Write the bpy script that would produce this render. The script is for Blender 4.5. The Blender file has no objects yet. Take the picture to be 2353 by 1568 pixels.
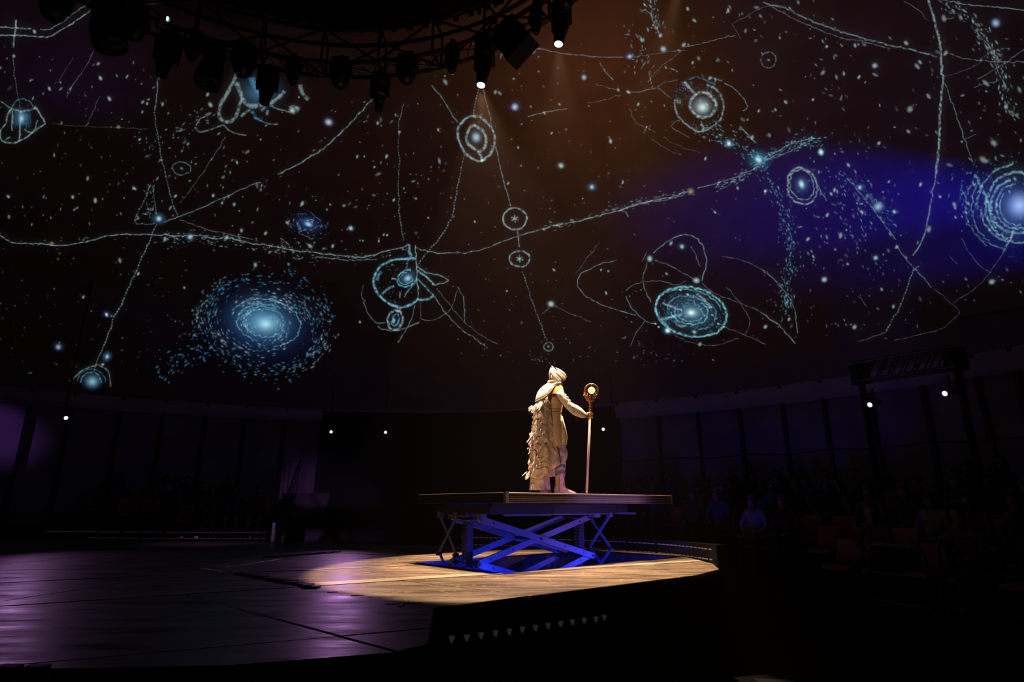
import bpy, bmesh, math, random
import numpy as np
from mathutils import Vector, Matrix
random.seed(7)
rng = np.random.default_rng(11)
scene = bpy.context.scene
COL = scene.collection
PI = math.pi

# ------------------------------------------------------------------ camera
F_PX = 1350.0
PITCH = math.atan(380.0 / 1350.0)
EYE = 0.8
cam_data = bpy.data.cameras.new('camera')
cam_data.sensor_width = 36.0
cam_data.lens = 36.0 * F_PX / 2353.0
cam_data.clip_start = 0.05
cam_data.clip_end = 200
cam = bpy.data.objects.new('camera', cam_data)
COL.objects.link(cam)
cam.location = (0, 0, EYE)
cam.rotation_euler = (PI / 2 + PITCH, 0, 0)
scene.camera = cam

# ------------------------------------------------------------------ world, exposure
world = bpy.data.worlds.new('night_hall')
world.use_nodes = True
scene.world = world
world.node_tree.nodes['Background'].inputs[0].default_value = (0.5, 0.4, 0.55, 1)
world.node_tree.nodes['Background'].inputs[1].default_value = 0.0
hz = world.node_tree.nodes.new('ShaderNodeVolumeScatter')      # thin stage haze filling the tent
hz.inputs['Color'].default_value = (1, 0.76, 0.55, 1)
hz.inputs['Density'].default_value = 0.00028
hz.inputs['Anisotropy'].default_value = 0.2
world.node_tree.links.new(hz.outputs[0], world.node_tree.nodes['World Output'].inputs['Volume'])
scene.view_settings.view_transform = 'Standard'
scene.view_settings.look = 'None'
scene.view_settings.exposure = 0.0
scene.view_settings.gamma = 1.0
scene.view_settings.use_curve_mapping = False
scene.cycles.transparent_max_bounces = 48
scene.cycles.max_bounces = 4
scene.cycles.diffuse_bounces = 2
scene.cycles.glossy_bounces = 2
scene.cycles.transmission_bounces = 0
scene.cycles.volume_bounces = 0
scene.cycles.use_adaptive_sampling = True
scene.cycles.adaptive_threshold = 0.04
scene.cycles.sample_clamp_indirect = 3.0
scene.cycles.use_denoising = True

# ------------------------------------------------------------------ pixel rays -> points in the hall
def ray(u, v):
    dx = (u - 1176.5) / F_PX
    dy = (784.0 - v) / F_PX
    return Vector((dx, math.cos(PITCH) - dy * math.sin(PITCH), math.sin(PITCH) + dy * math.cos(PITCH)))
CAMP = Vector((0, 0, EYE))
def at_y(u, v, y):
    d = ray(u, v)
    return CAMP + d * (y / d.y)
def at_z(u, v, z):
    d = ray(u, v)
    return CAMP + d * ((z - EYE) / d.z)

# ------------------------------------------------------------------ lights
LIGHTS = {}
def spot(name, loc, target, power, color, size_deg, blend=0.15, radius=0.06):
    d = bpy.data.lights.new(name, 'SPOT')
    d.energy = power
    d.color = color
    d.spot_size = math.radians(size_deg)
    d.spot_blend = blend
    d.shadow_soft_size = radius
    o = bpy.data.objects.new(name, d)
    COL.objects.link(o)
    o.location = loc
    o.rotation_euler = (Vector(target) - Vector(loc)).to_track_quat('-Z', 'Y').to_euler()
    LIGHTS[name] = o
    return o
def point(name, loc, power, color, radius=0.05):
    d = bpy.data.lights.new(name, 'POINT')
    d.energy = power
    d.color = color
    d.shadow_soft_size = radius
    o = bpy.data.objects.new(name, d)
    COL.objects.link(o)
    o.location = loc
    LIGHTS[name] = o
    return o
WARM = (1.0, 0.67, 0.41)
WARMW = (1.0, 0.82, 0.62)
PURPLE = (0.55, 0.16, 1.0)
BLUE = (0.02, 0.04, 1.0)
# stage spots: the two lit truss lamps in view, two unseen ones off the ring
spot('key_spot_lamp', (0.87, 9.00, 8.90), (0.75, 9.2, 0.9), 8000, WARM, 34, 0.12, 0.10)
spot('second_spot_lamp', (-0.62, 9.94, 8.78), (0.32, 8.55, 0.2), 14000, WARM, 38, 0.10, 0.10)
spot('side_spot_lamp', (3.2, 9.0, 10.35), (0.62, 9.12, 1.2), 15000, WARM, 20, 0.25, 0.10)
spot('front_spot', (-3.6, 0.0, 9.9), (0.6, 9.15, 2.05), 1300, WARM, 11, 0.4, 0.12)
# blue work lamps standing in the lift's pit
for a_, b_ in ((.10, .55), (.10, 1.9), (.10, 2.9), (1.75, .08)):
    q_ = Vector((-0.075, 7.72, 0)) + Vector((-0.665, 0.747, 0)).normalized() * a_ + Vector((0.747, 0.665, 0)).normalized() * b_
    point('pit_light', (q_.x, q_.y, -0.10), 50, BLUE, 0.04)
# added warm fill for haze glow on the roof, blue beams at the right, violet at the left
spot('roof_haze_fill', (0.9, 10.3, 8.3), (2.1, 12.3, 10.6), 60, (1.0, 0.38, 0.17), 165, 1.0, 0.2)
spot('blue_roof_beam', (10.8, 7.3, 4.3), (7.8, 11.15, 6.95), 2300, (0.005, 0.005, 1.0), 26, 0.9, 0.1)
spot('blue_roof_beam_fill', (11.2, 7.6, 3.4), (8.9, 10.75, 5.9), 1000, (0.005, 0.005, 1.0), 34, 0.9, 0.1)  # second lamp added to fill the beam's lower right
spot('violet_roof_wash', (-9.4, 11.4, 8.3), (-9.9, 10.7, 10.6), 11, (0.22, 0.05, 1.0), 110, 1.0, 0.1)
spot('violet_wall_beam', (-15.0, 11.0, 4.2), (-14.4, 16.9, 2.6), 520, (0.40, 0.16, 1.0), 20, 0.9, 0.1)
spot('purple_floor_light', (-11.5, 14.6, 3.0), (-5.0, 8.2, 0.0), 60, (0.75, 0.34, 0.90), 34, 0.9, 0.1)
spot('purple_floor_light_entrance', (-4.2, 15.6, 2.6), (-2.8, 8.6, 0.0), 100, (0.75, 0.34, 0.90), 30, 0.9, 0.1)
spot('purple_front_light', (7.0, 1.2, 1.2), (1.5, 9.1, 0.75), 3000, (0.66, 0.28, 1.0), 13, 0.9, 0.1)
spot('purple_curb_fill', (-5.0, 5.0, 7.5), (-6.9, 14.7, 0.2), 1200, (0.72, 0.40, 1.0), 17, 0.9, 0.1)  # unseen spot added to light post, curb and seats purple


# ------------------------------------------------------------------ materials
MATS = {}
def new_mat(name):
    m = bpy.data.materials.new(name)
    m.use_nodes = True
    return m
def mat(name, color, rough=0.6, metal=0.0, noise=None, bump=0.0, scale=8.0, spec=0.5, emit=None, estr=0.0, coords='Object'):
    """plain principled material with an optional second colour mixed in by noise and a noise bump"""
    if name in MATS:
        return MATS[name]
    m = new_mat(name)
    nt = m.node_tree
    b = nt.nodes['Principled BSDF']
    b.inputs['Base Color'].default_value = (*color, 1)
    b.inputs['Roughness'].default_value = rough
    b.inputs['Metallic'].default_value = metal
    b.inputs['Specular IOR Level'].default_value = spec
    if emit:
        b.inputs['Emission Color'].default_value = (*emit, 1)
        b.inputs['Emission Strength'].default_value = estr
    if noise or bump:
        tc = nt.nodes.new('ShaderNodeTexCoord')
        nz = nt.nodes.new('ShaderNodeTexNoise')
        nz.inputs['Scale'].default_value = scale
        nz.inputs['Detail'].default_value = 5
        nt.links.new(tc.outputs[coords], nz.inputs['Vector'])
        if noise:
            r = nt.nodes.new('ShaderNodeValToRGB')
            r.color_ramp.elements[0].position = 0.35
            r.color_ramp.elements[0].color = (*color, 1)
            r.color_ramp.elements[1].position = 0.68
            r.color_ramp.elements[1].color = (*noise, 1)
            nt.links.new(nz.outputs['Fac'], r.inputs['Fac'])
            nt.links.new(r.outputs['Color'], b.inputs['Base Color'])
        if bump:
            bp = nt.nodes.new('ShaderNodeBump')
            bp.inputs['Strength'].default_value = bump
            bp.inputs['Distance'].default_value = 0.02
            nt.links.new(nz.outputs['Fac'], bp.inputs['Height'])
            nt.links.new(bp.outputs['Normal'], b.inputs['Normal'])
    MATS[name] = m
    return m
def emit_mat(name, color, strength, sampled=True):
    if name in MATS:
        return MATS[name]
    m = new_mat(name)
    nt = m.node_tree
    nt.nodes.remove(nt.nodes['Principled BSDF'])
    e = nt.nodes.new('ShaderNodeEmission')
    e.inputs[0].default_value = (*color, 1)
    e.inputs[1].default_value = strength
    nt.links.new(e.outputs[0], nt.nodes['Material Output'].inputs[0])
    if not sampled:
        m.cycles.emission_sampling = 'NONE'
    MATS[name] = m
    return m

# ------------------------------------------------------------------ mesh builders
class MB:
    def __init__(s):
        s.v, s.f, s.m = [], [], []
        s.cur = 0
    def add(s, verts, faces):
        o = len(s.v)
        s.v += [tuple(x) for x in verts]
        s.f += [tuple(i + o for i in fc) for fc in faces]
        s.m += [s.cur] * len(faces)
        return s
    def box(s, c, size, M=None):
        hx, hy, hz = size[0] / 2, size[1] / 2, size[2] / 2
        vs = [Vector((x * hx, y * hy, z * hz)) for z in (-1, 1) for y in (-1, 1) for x in (-1, 1)]
        if M is not None:
            vs = [M @ q for q in vs]
        c = Vector(c)
        return s.add([c + q for q in vs], [(0, 2, 3, 1), (4, 5, 7, 6), (0, 1, 5, 4), (2, 6, 7, 3), (0, 4, 6, 2), (1, 3, 7, 5)])
    def tube(s, path, r, n=8, cap=True, squash=None):
        """round tube along a path; r a number or one per point"""
        P = [Vector(q) for q in path]
        R = r if hasattr(r, '__len__') else [r] * len(P)
        vs, fs = [], []
        t0 = (P[1] - P[0]).normalized()
        ref = Vector((0, 0, 1)) if abs(t0.z) < 0.9 else Vector((1, 0, 0))
        nrm = (ref - t0 * ref.dot(t0)).normalized()
        for i, q in enumerate(P):
            t = (P[min(i + 1, len(P) - 1)] - P[max(i - 1, 0)]).normalized()
            nrm = (nrm - t * nrm.dot(t)).normalized()
            bn = t.cross(nrm)
            for k in range(n):
                a = 2 * PI * k / n
                vs.append(q + (nrm * math.cos(a) + bn * math.sin(a)) * R[i])
        for i in range(len(P) - 1):
            for k in range(n):
                k2 = (k + 1) % n
                fs.append((i * n + k, i * n + k2, (i + 1) * n + k2, (i + 1) * n + k))
        if cap:
            fs.append(tuple(range(n - 1, -1, -1)))
            fs.append(tuple(range((len(P) - 1) * n, len(P) * n)))
        return s.add(vs, fs)
    def lathe(s, prof, n=20, M=None, cap=True):
        """prof: list of (r, z) about +z, then placed by M"""
        vs, fs = [], []
        for r, z in prof:
            for k in range(n):
                a = 2 * PI * k / n
                q = Vector((r * math.cos(a), r * math.sin(a), z))
                vs.append(M @ q if M is not None else q)
        for i in range(len(prof) - 1):
            for k in range(n):
                k2 = (k + 1) % n
                fs.append((i * n + k, i * n + k2, (i + 1) * n + k2, (i + 1) * n + k))
        if cap:
            fs.append(tuple(range(n - 1, -1, -1)))
            fs.append(tuple(range((len(prof) - 1) * n, len(prof) * n)))
        return s.add(vs, fs)
    def loft(s, rings, cap=True, closed=True):
        n = len(rings[0])
        vs = [q for r in rings for q in r]
        fs = []
        for i in range(len(rings) - 1):
            for k in range(n if closed else n - 1):
                k2 = (k + 1) % n
                fs.append((i * n + k, i * n + k2, (i + 1) * n + k2, (i + 1) * n + k))
        if cap and closed:
            fs.append(tuple(range(n - 1, -1, -1)))
            fs.append(tuple(range((len(rings) - 1) * n, len(rings) * n)))
        return s.add(vs, fs)
    def prism(s, poly, z0, z1, bevel=0.0):
        """vertical prism over a 2-D outline (counter-clockwise), its top edge slightly bevelled"""
        n = len(poly)
        vs = [(x, y, z0) for x, y in poly]
        if bevel:
            c = (sum(q[0] for q in poly) / n, sum(q[1] for q in poly) / n)
            vs += [(x, y, z1 - bevel) for x, y in poly]
            top = []
            for x, y in poly:
                d = Vector((c[0] - x, c[1] - y))
                d = d.normalized() * bevel * 1.4 if d.length > 1e-6 else d
                top.append((x + d.x, y + d.y, z1))
            vs += top
            L = 3
        else:
            vs += [(x, y, z1) for x, y in poly]
            L = 2
        fs = [tuple(range(n - 1, -1, -1)), tuple(range((L - 1) * n, L * n))]
        for l in range(L - 1):
            for k in range(n):
                k2 = (k + 1) % n
                fs.append((l * n + k, l * n + k2, (l + 1) * n + k2, (l + 1) * n + k))
        return s.add(vs, fs)
    def sphere(s, c, r, nu=14, nv=8, sc=(1, 1, 1)):
        prof = []
        for i in range(nv + 1):
            a = -PI / 2 + PI * i / nv
            prof.append((max(1e-4, math.cos(a)) * r, math.sin(a) * r))
        M = Matrix.Translation(Vector(c)) @ Matrix.Diagonal((*sc, 1))
        return s.lathe(prof, nu, M)
    def mesh(s, name, mats, smooth=False):
        me = bpy.data.meshes.new(name)
        me.from_pydata(s.v, [], s.f)
        for m in (mats if isinstance(mats, (list, tuple)) else [mats]):
            me.materials.append(m)
        if any(s.m):
            me.polygons.foreach_set('material_index', s.m)
        if smooth:
            me.polygons.foreach_set('use_smooth', [True] * len(me.polygons))
        me.validate()
        me.update()
        return me
    def build(s, name, mats, parent=None, smooth=False, loc=None):
        o = bpy.data.objects.new(name, s.mesh(name, mats, smooth))
        COL.objects.link(o)
        if parent is not None:
            o.parent = parent
        if loc is not None:
            o.location = loc
        return o
def smooth_by_angle(o, deg=40):
    me = o.data
    me.polygons.foreach_set('use_smooth', [True] * len(me.polygons))
    me.set_sharp_from_angle(angle=math.radians(deg))
    return o
def tag(o, label=None, cat=None, group=None, kind=None):
    if label: o['label'] = label
    if cat: o['category'] = cat
    if group: o['group'] = group
    if kind: o['kind'] = kind
    return o
def thing(name, loc, label, cat, group=None, rz=0.0):
    o = bpy.data.objects.new(name, None)
    o.empty_display_size = 0.2
    COL.objects.link(o)
    o.location = loc
    o.rotation_euler = (0, 0, rz)
    return tag(o, label, cat, group)
def put(name, me, parent=None, loc=(0, 0, 0), rot=(0, 0, 0), scale=(1, 1, 1)):
    o = bpy.data.objects.new(name, me)
    COL.objects.link(o)
    o.location = loc
    o.rotation_euler = rot
    o.scale = scale
    if parent is not None:
        o.parent = parent
    return o
def copy_tree(o, parent=None):
    kids = list(o.children)
    c = o.copy()
    COL.objects.link(c)
    c.parent = parent
    for k in kids:
        copy_tree(k, c)
    return c
def catmull(P, step):
    P = [np.array(q, float) for q in P]
    out = []
    for i in range(len(P) - 1):
        p0 = P[max(i - 1, 0)]; p1 = P[i]; p2 = P[i + 1]; p3 = P[min(i + 2, len(P) - 1)]
        n = max(1, int(np.linalg.norm(p2 - p1) / step))
        for k in range(n):
            t = k / n
            out.append(0.5 * (2 * p1 + (p2 - p0) * t + (2 * p0 - 5 * p1 + 4 * p2 - p3) * t * t + (3 * p1 - p0 - 3 * p2 + p3) * t ** 3))
    out.append(P[-1])
    return out

# ================================================================== THE TENT
CX, CY = -3.4, 4.9                     # middle of the round tent
R_HEM, Z_HEM = 15.7, 4.05              # lower hem of the roof cloth
R_TOP, Z_TOP = 6.55, 11.85             # rim of the dark cupola
_t = np.linspace(0, 1, 200)
PROF_R = (1 - _t) ** 2 * R_HEM + 2 * _t * (1 - _t) * 12.2 + _t ** 2 * R_TOP
PROF_Z = (1 - _t) ** 2 * Z_HEM + 2 * _t * (1 - _t) * 8.9 + _t ** 2 * Z_TOP
def roof_z(r):
    return np.interp(r, PROF_R[::-1], PROF_Z[::-1])
def on_roof(uv, lift=0.05):
    """points of the roof cloth hit by the photograph's rays, lifted a little inwards"""
    uv = np.asarray(uv, float)
    dx = (uv[:, 0] - 1176.5) / F_PX
    dy = (784.0 - uv[:, 1]) / F_PX
    d = np.stack([dx, math.cos(PITCH) - dy * math.sin(PITCH), math.sin(PITCH) + dy * math.cos(PITCH)], 1)
    lo = np.full(len(uv), 4.0)
    hi = np.full(len(uv), 45.0)
    for _ in range(42):
        mid = (lo + hi) / 2
        P = d * mid[:, None] + np.array([0, 0, EYE])
        r = np.hypot(P[:, 0] - CX, P[:, 1] - CY)
        out = (P[:, 2] > roof_z(r)) | (r > R_HEM + 0.3)
        hi = np.where(out, mid, hi)
        lo = np.where(out, lo, mid)
    t = lo - lift * np.linalg.norm(d, axis=1)
    return d * t[:, None] + np.array([0, 0, EYE])

def revolve(prof, a0, a1, n, name, material, parent=None, smooth=True):
    vs, fs = [], []
    full = abs(a1 - a0 - 2 * PI) < 1e-6
    cols = n if full else n + 1
    for r, z in prof:
        for k in range(cols):
            a = a0 + (a1 - a0) * k / n
            vs.append((CX + r * math.cos(a), CY + r * math.sin(a), z))
    for i in range(len(prof) - 1):
        for k in range(n):
            k2 = (k + 1) % cols
            fs.append((i * cols + k, (i + 1) * cols + k, (i + 1) * cols + k2, i * cols + k2))
    mb = MB()
    mb.add(vs, fs)
    return mb.build(name, material, parent, smooth)

M_ROOF = mat('roof_cloth', (0.20, 0.140, 0.115), 0.9, noise=(0.165, 0.112, 0.092), scale=1.6, bump=0.15)
M_FASCIA = mat('fascia_cloth', (0.34, 0.28, 0.30), 0.85, noise=(0.27, 0.22, 0.24), scale=2.0)
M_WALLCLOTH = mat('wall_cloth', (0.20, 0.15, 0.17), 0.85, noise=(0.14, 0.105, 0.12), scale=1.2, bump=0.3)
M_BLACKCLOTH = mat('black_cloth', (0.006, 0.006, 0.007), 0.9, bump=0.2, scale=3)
M_BLACKMETAL = mat('black_metal', (0.012, 0.012, 0.014), 0.45, 0.3)
M_TRUSS = mat('truss_steel', (0.035, 0.025, 0.02), 0.4, 0.6)

ceiling = revolve([(PROF_R[i], PROF_Z[i]) for i in list(range(0, 200, 8)) + [199]], 0, 2 * PI, 160, 'ceiling', M_ROOF)
tag(ceiling, 'dark tent roof with a projected white and blue star chart', kind='structure')
cup = revolve([(R_TOP, Z_TOP), (R_TOP - 0.02, Z_TOP - 0.12), (R_TOP - 0.10, Z_TOP - 0.14), (R_TOP - 0.13, Z_TOP + 0.6), (5.2, Z_TOP + 1.7), (0.3, Z_TOP + 2.6), (0.05, Z_TOP + 2.6)], 0, 2 * PI, 96, 'ceiling_cupola', M_BLACKCLOTH, ceiling)
# short tabs hanging along the rim of the cupola
for k in range(46):
    a = math.radians(20 + 3.4 * k)
    mb = MB()
    mb.box((0, 0, -0.07), (0.13, 0.02, 0.16))
    o = mb.build('rim_tab', M_BLACKCLOTH, ceiling)
    o.location = (CX + (R_TOP - 0.06) * math.cos(a), CY + (R_TOP - 0.06) * math.sin(a), Z_TOP - 0.12)
    o.rotation_euler = (0, 0, a + PI / 2)

# hem fascia, side wall of the tent, posts
def az_of(u, v, r):
    """azimuth about the tent's middle where the ray through a pixel meets the cylinder of radius r"""
    d = ray(u, v)
    ox, oy = -CX, -CY
    a = d.x ** 2 + d.y ** 2
    b = 2 * (ox * d.x + oy * d.y)
    c = ox * ox + oy * oy - r * r
    t = (-b + math.sqrt(b * b - 4 * a * c)) / (2 * a)
    return math.atan2(oy + t * d.y, ox + t * d.x), t * d.z + EYE
AZ_GAP0 = az_of(1415, 960, R_HEM)[0]    # right side of the black entrance
AZ_GAP1 = az_of(742, 960, R_HEM)[0]     # left side of the black entrance
WALL_TOP = Z_HEM - 0.52
fas_r = revolve([(R_HEM, Z_HEM + 0.02), (R_HEM - 0.03, Z_HEM - 0.2), (R_HEM - 0.02, Z_HEM - 0.5), (R_HEM + 0.06, Z_HEM - 0.52)], math.radians(-60), AZ_GAP0, 60, 'trim_right_fascia', M_FASCIA)
fas_l = revolve([(R_HEM, Z_HEM + 0.02), (R_HEM - 0.03, Z_HEM - 0.2), (R_HEM - 0.02, Z_HEM - 0.42), (R_HEM + 0.06, Z_HEM - 0.44)], AZ_GAP1, math.radians(215), 60, 'trim_left_fascia', M_FASCIA)
fas_c = revolve([(R_HEM, Z_HEM + 0.02), (R_HEM - 0.01, Z_HEM - 0.06), (R_HEM + 0.05, Z_HEM - 0.08)], AZ_GAP0, AZ_GAP1, 30, 'trim_entrance_hem', M_FASCIA)
for o in (fas_r, fas_l, fas_c):
    tag(o, kind='structure')
wall_right = revolve([(R_HEM + 0.12, -1.6), (R_HEM + 0.12, 0.8), (R_HEM + 0.12, Z_HEM - 0.3)], math.radians(-60), AZ_GAP0, 60, 'wall_right', M_WALLCLOTH)
wall_left = revolve([(R_HEM + 0.12, -1.6), (R_HEM + 0.12, 0.8), (R_HEM + 0.12, Z_HEM - 0.3)], AZ_GAP1, math.radians(215), 60, 'wall_left', M_WALLCLOTH)
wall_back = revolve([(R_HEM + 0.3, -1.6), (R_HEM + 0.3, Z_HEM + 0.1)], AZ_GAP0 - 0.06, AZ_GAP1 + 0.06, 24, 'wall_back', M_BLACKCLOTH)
for o in (wall_right, wall_left, wall_back):
    tag(o, kind='structure')
# the rest of the round tent behind the camera
wall_front = revolve([(R_HEM + 0.12, -1.6), (R_HEM + 0.12, Z_HEM)], math.radians(215), math.radians(300), 40, 'wall_front', M_BLACKCLOTH)
tag(wall_front, kind='structure')
post_me = None
def post_mesh():
    mb = MB()
    mb.box((0, 0, 1.5), (0.10, 0.07, 5.0))
    mb.box((0.0, -0.045, 1.5), (0.03, 0.02, 5.0))
    return mb.mesh('wall_post', M_BLACKMETAL)
post_me = post_mesh()
def posts(a0, a1, step, wall):
    a = a0
    while a < a1:
        o = put('wall_post', post_me, wall, (CX + (R_HEM + 0.02) * math.cos(a), CY + (R_HEM + 0.02) * math.sin(a), 0), (0, 0, a - PI / 2 + PI))
        o.scale = (1, 1, (WALL_TOP + 1.0) / 4.0 * 0.92)
        a += step
for u in (1420, 1512, 1603, 1698, 1797, 1892, 1999, 2121, 2250, 2340):
    a = az_of(u, 975 - (u - 1420) * 0.09, R_HEM)[0]
    posts(a, a + 0.001, 1, wall_right)
for u in (742, 655, 564, 472, 375, 275, 160, 60):
    a = az_of(u, 970, R_HEM)[0]
    posts(a, a + 0.001, 1, wall_left)
# sagging cloth rail line half way up the right wall
for side, wall, a0, a1 in (('r', wall_right, math.radians(-60), AZ_GAP0),):
    path = []
    for k in range(120):
        a = a0 + (a1 - a0) * k / 119
        path.append((CX + (R_HEM - 0.02) * math.cos(a), CY + (R_HEM - 0.02) * math.sin(a), 2.18 + 0.03 * math.sin(a * 45)))
    MB().tube(path, 0.014, 6).build('wall_rope', M_BLACKMETAL, wall)

# ground under the stands
gmb = MB()
gmb.lathe([(0.01, -1.62), (R_HEM + 0.4, -1.62)], 80, Matrix.Translation((CX, CY, 0)), cap=False)
ground = gmb.build('floor', mat('hall_ground', (0.004, 0.0035, 0.0035), 0.95, noise=(0.002, 0.002, 0.002), scale=3, spec=0.1))
tag(ground, kind='structure')

# ================================================================== STAGE
E1 = Vector((-0.665, 0.747, 0)).normalized()
E2 = Vector((0.747, 0.665, 0)).normalized()
C0 = Vector((-0.075, 7.72, 0))
PA, PB = 2.0, 3.65
def PL(a, b, z=0.0):
    return C0 + E1 * a + E2 * b + Vector((0, 0, z))
def g(u, v):
    q = at_z(u, v, 0)
    return (q.x, q.y)
EDGE_A, EDGE_B = g(1000, 1397), g(1600, 1322)
stage_poly = [g(2, 1540), g(540, 1530), g(905, 1500), g(985, 1482), EDGE_A, EDGE_B, g(1655, 1308), g(1640, 1296), g(1560, 1276), g(1400, 1264), g(1000, 1256), g(735, 1248), g(420, 1245), (-17.0, 15.4), (-17.0, 2.5), (-4.5, 2.6)]
def area2(P):
    return sum(P[i][0] * P[(i + 1) % len(P)][1] - P[(i + 1) % len(P)][0] * P[i][1] for i in range(len(P)))
if area2(stage_poly) < 0:
    stage_poly.reverse()
def clip(P, A, B, keep=1):
    """part of polygon P on the left (keep=1) or right of the line A->B"""
    nx, ny = -(B[1] - A[1]), B[0] - A[0]
    s = [keep * ((q[0] - A[0]) * nx + (q[1] - A[1]) * ny) for q in P]
    out = []
    for i in range(len(P)):
        j = (i + 1) % len(P)
        if s[i] >= 0:
            out.append(P[i])
        if (s[i] > 0 and s[j] < 0) or (s[i] < 0 and s[j] > 0):
            t = s[i] / (s[i] - s[j])
            out.append((P[i][0] + t * (P[j][0] - P[i][0]), P[i][1] + t * (P[j][1] - P[i][1])))
    return out
pieces = [stage_poly]
def split(A, B, cond=None):
    global pieces
    res = []
    for P in pieces:
        cx = sum(q[0] for q in P) / len(P); cy = sum(q[1] for q in P) / len(P)
        if cond and not cond(cx, cy):
            res.append(P)
            continue
        for k in (1, -1):
            Q = clip(P, A, B, k)
            if len(Q) > 2 and abs(area2(Q)) > 0.02:
                res.append(Q)
    pieces = res
def side(A, B, x, y):
    return (B[0] - A[0]) * (y - A[1]) - (B[1] - A[1]) * (x - A[0])
S1 = (g(0, 1394), g(1120, 1322))
S1b = (g(0, 1383), g(1120, 1316.5))
S3 = (g(276, 1266), g(948, 1298))
S2 = (g(64, 1310), g(935, 1299))
S4 = (g(775, 1271), g(1000, 1280))
S7 = (g(531, 1485), g(778, 1463))
S7b = (g(739, 1451), g(909, 1497))
S8 = (g(545, 1320), g(720, 1350))
S9 = (g(620, 1282), g(770, 1270))
S10 = (g(1085, 1354), g(1246, 1373))
S11 = (g(1477, 1320), g(1590, 1323))
split(*S1)
split(*S1b, cond=lambda x, y: side(*S1, x, y) > 0)
split(*S3, cond=lambda x, y: side(*S1b, x, y) > 0)
split(*S2, cond=lambda x, y: side(*S1b, x, y) > 0 and side(*S3, x, y) < 0)
split(*S4, cond=lambda x, y: side(*S3, x, y) > 0)
split(*S7, cond=lambda x, y: side(*S1, x, y) < 0)
split(*S7b, cond=lambda x, y: side(*S1, x, y) < 0)
split(*S8, cond=lambda x, y: side(*S1b, x, y) > 0 and side(*S3, x, y) < 0)
split(*S9, cond=lambda x, y: side(*S3, x, y) > 0)
split(*S10, cond=lambda x, y: side(*S1, x, y) < 0 and x > -1.2)
split(*S11, cond=lambda x, y: side(*S1, x, y) < 0 and x > -1.2 and y > 7)
for dx in (-5.5, -9.0, -12.5):
    split((dx, 0), (dx + 3.0, 16), cond=lambda x, y: x < -4)
# cut the lift's pit out of the boards
pit = [tuple(PL(a, b)[:2]) for a, b in ((0, 0), (0, PB), (PA, PB), (PA, 0))]
if area2(pit) < 0:
    pit.reverse()
res = []
for P in pieces:
    rest = P
    hit = rest
    for i in range(4):
        hit = clip(hit, pit[i], pit[(i + 1) % 4], 1)
        if len(hit) < 3: break
    if len(hit) < 3 or abs(area2(hit)) < 0.01:
        res.append(P)
        continue
    for i in range(4):
        out = clip(rest, pit[i], pit[(i + 1) % 4], -1)
        if len(out) > 2 and abs(area2(out)) > 0.02:
            res.append(out)
        rest = clip(rest, pit[i], pit[(i + 1) % 4], 1)
        if len(rest) < 3: break
pieces = res

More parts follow.
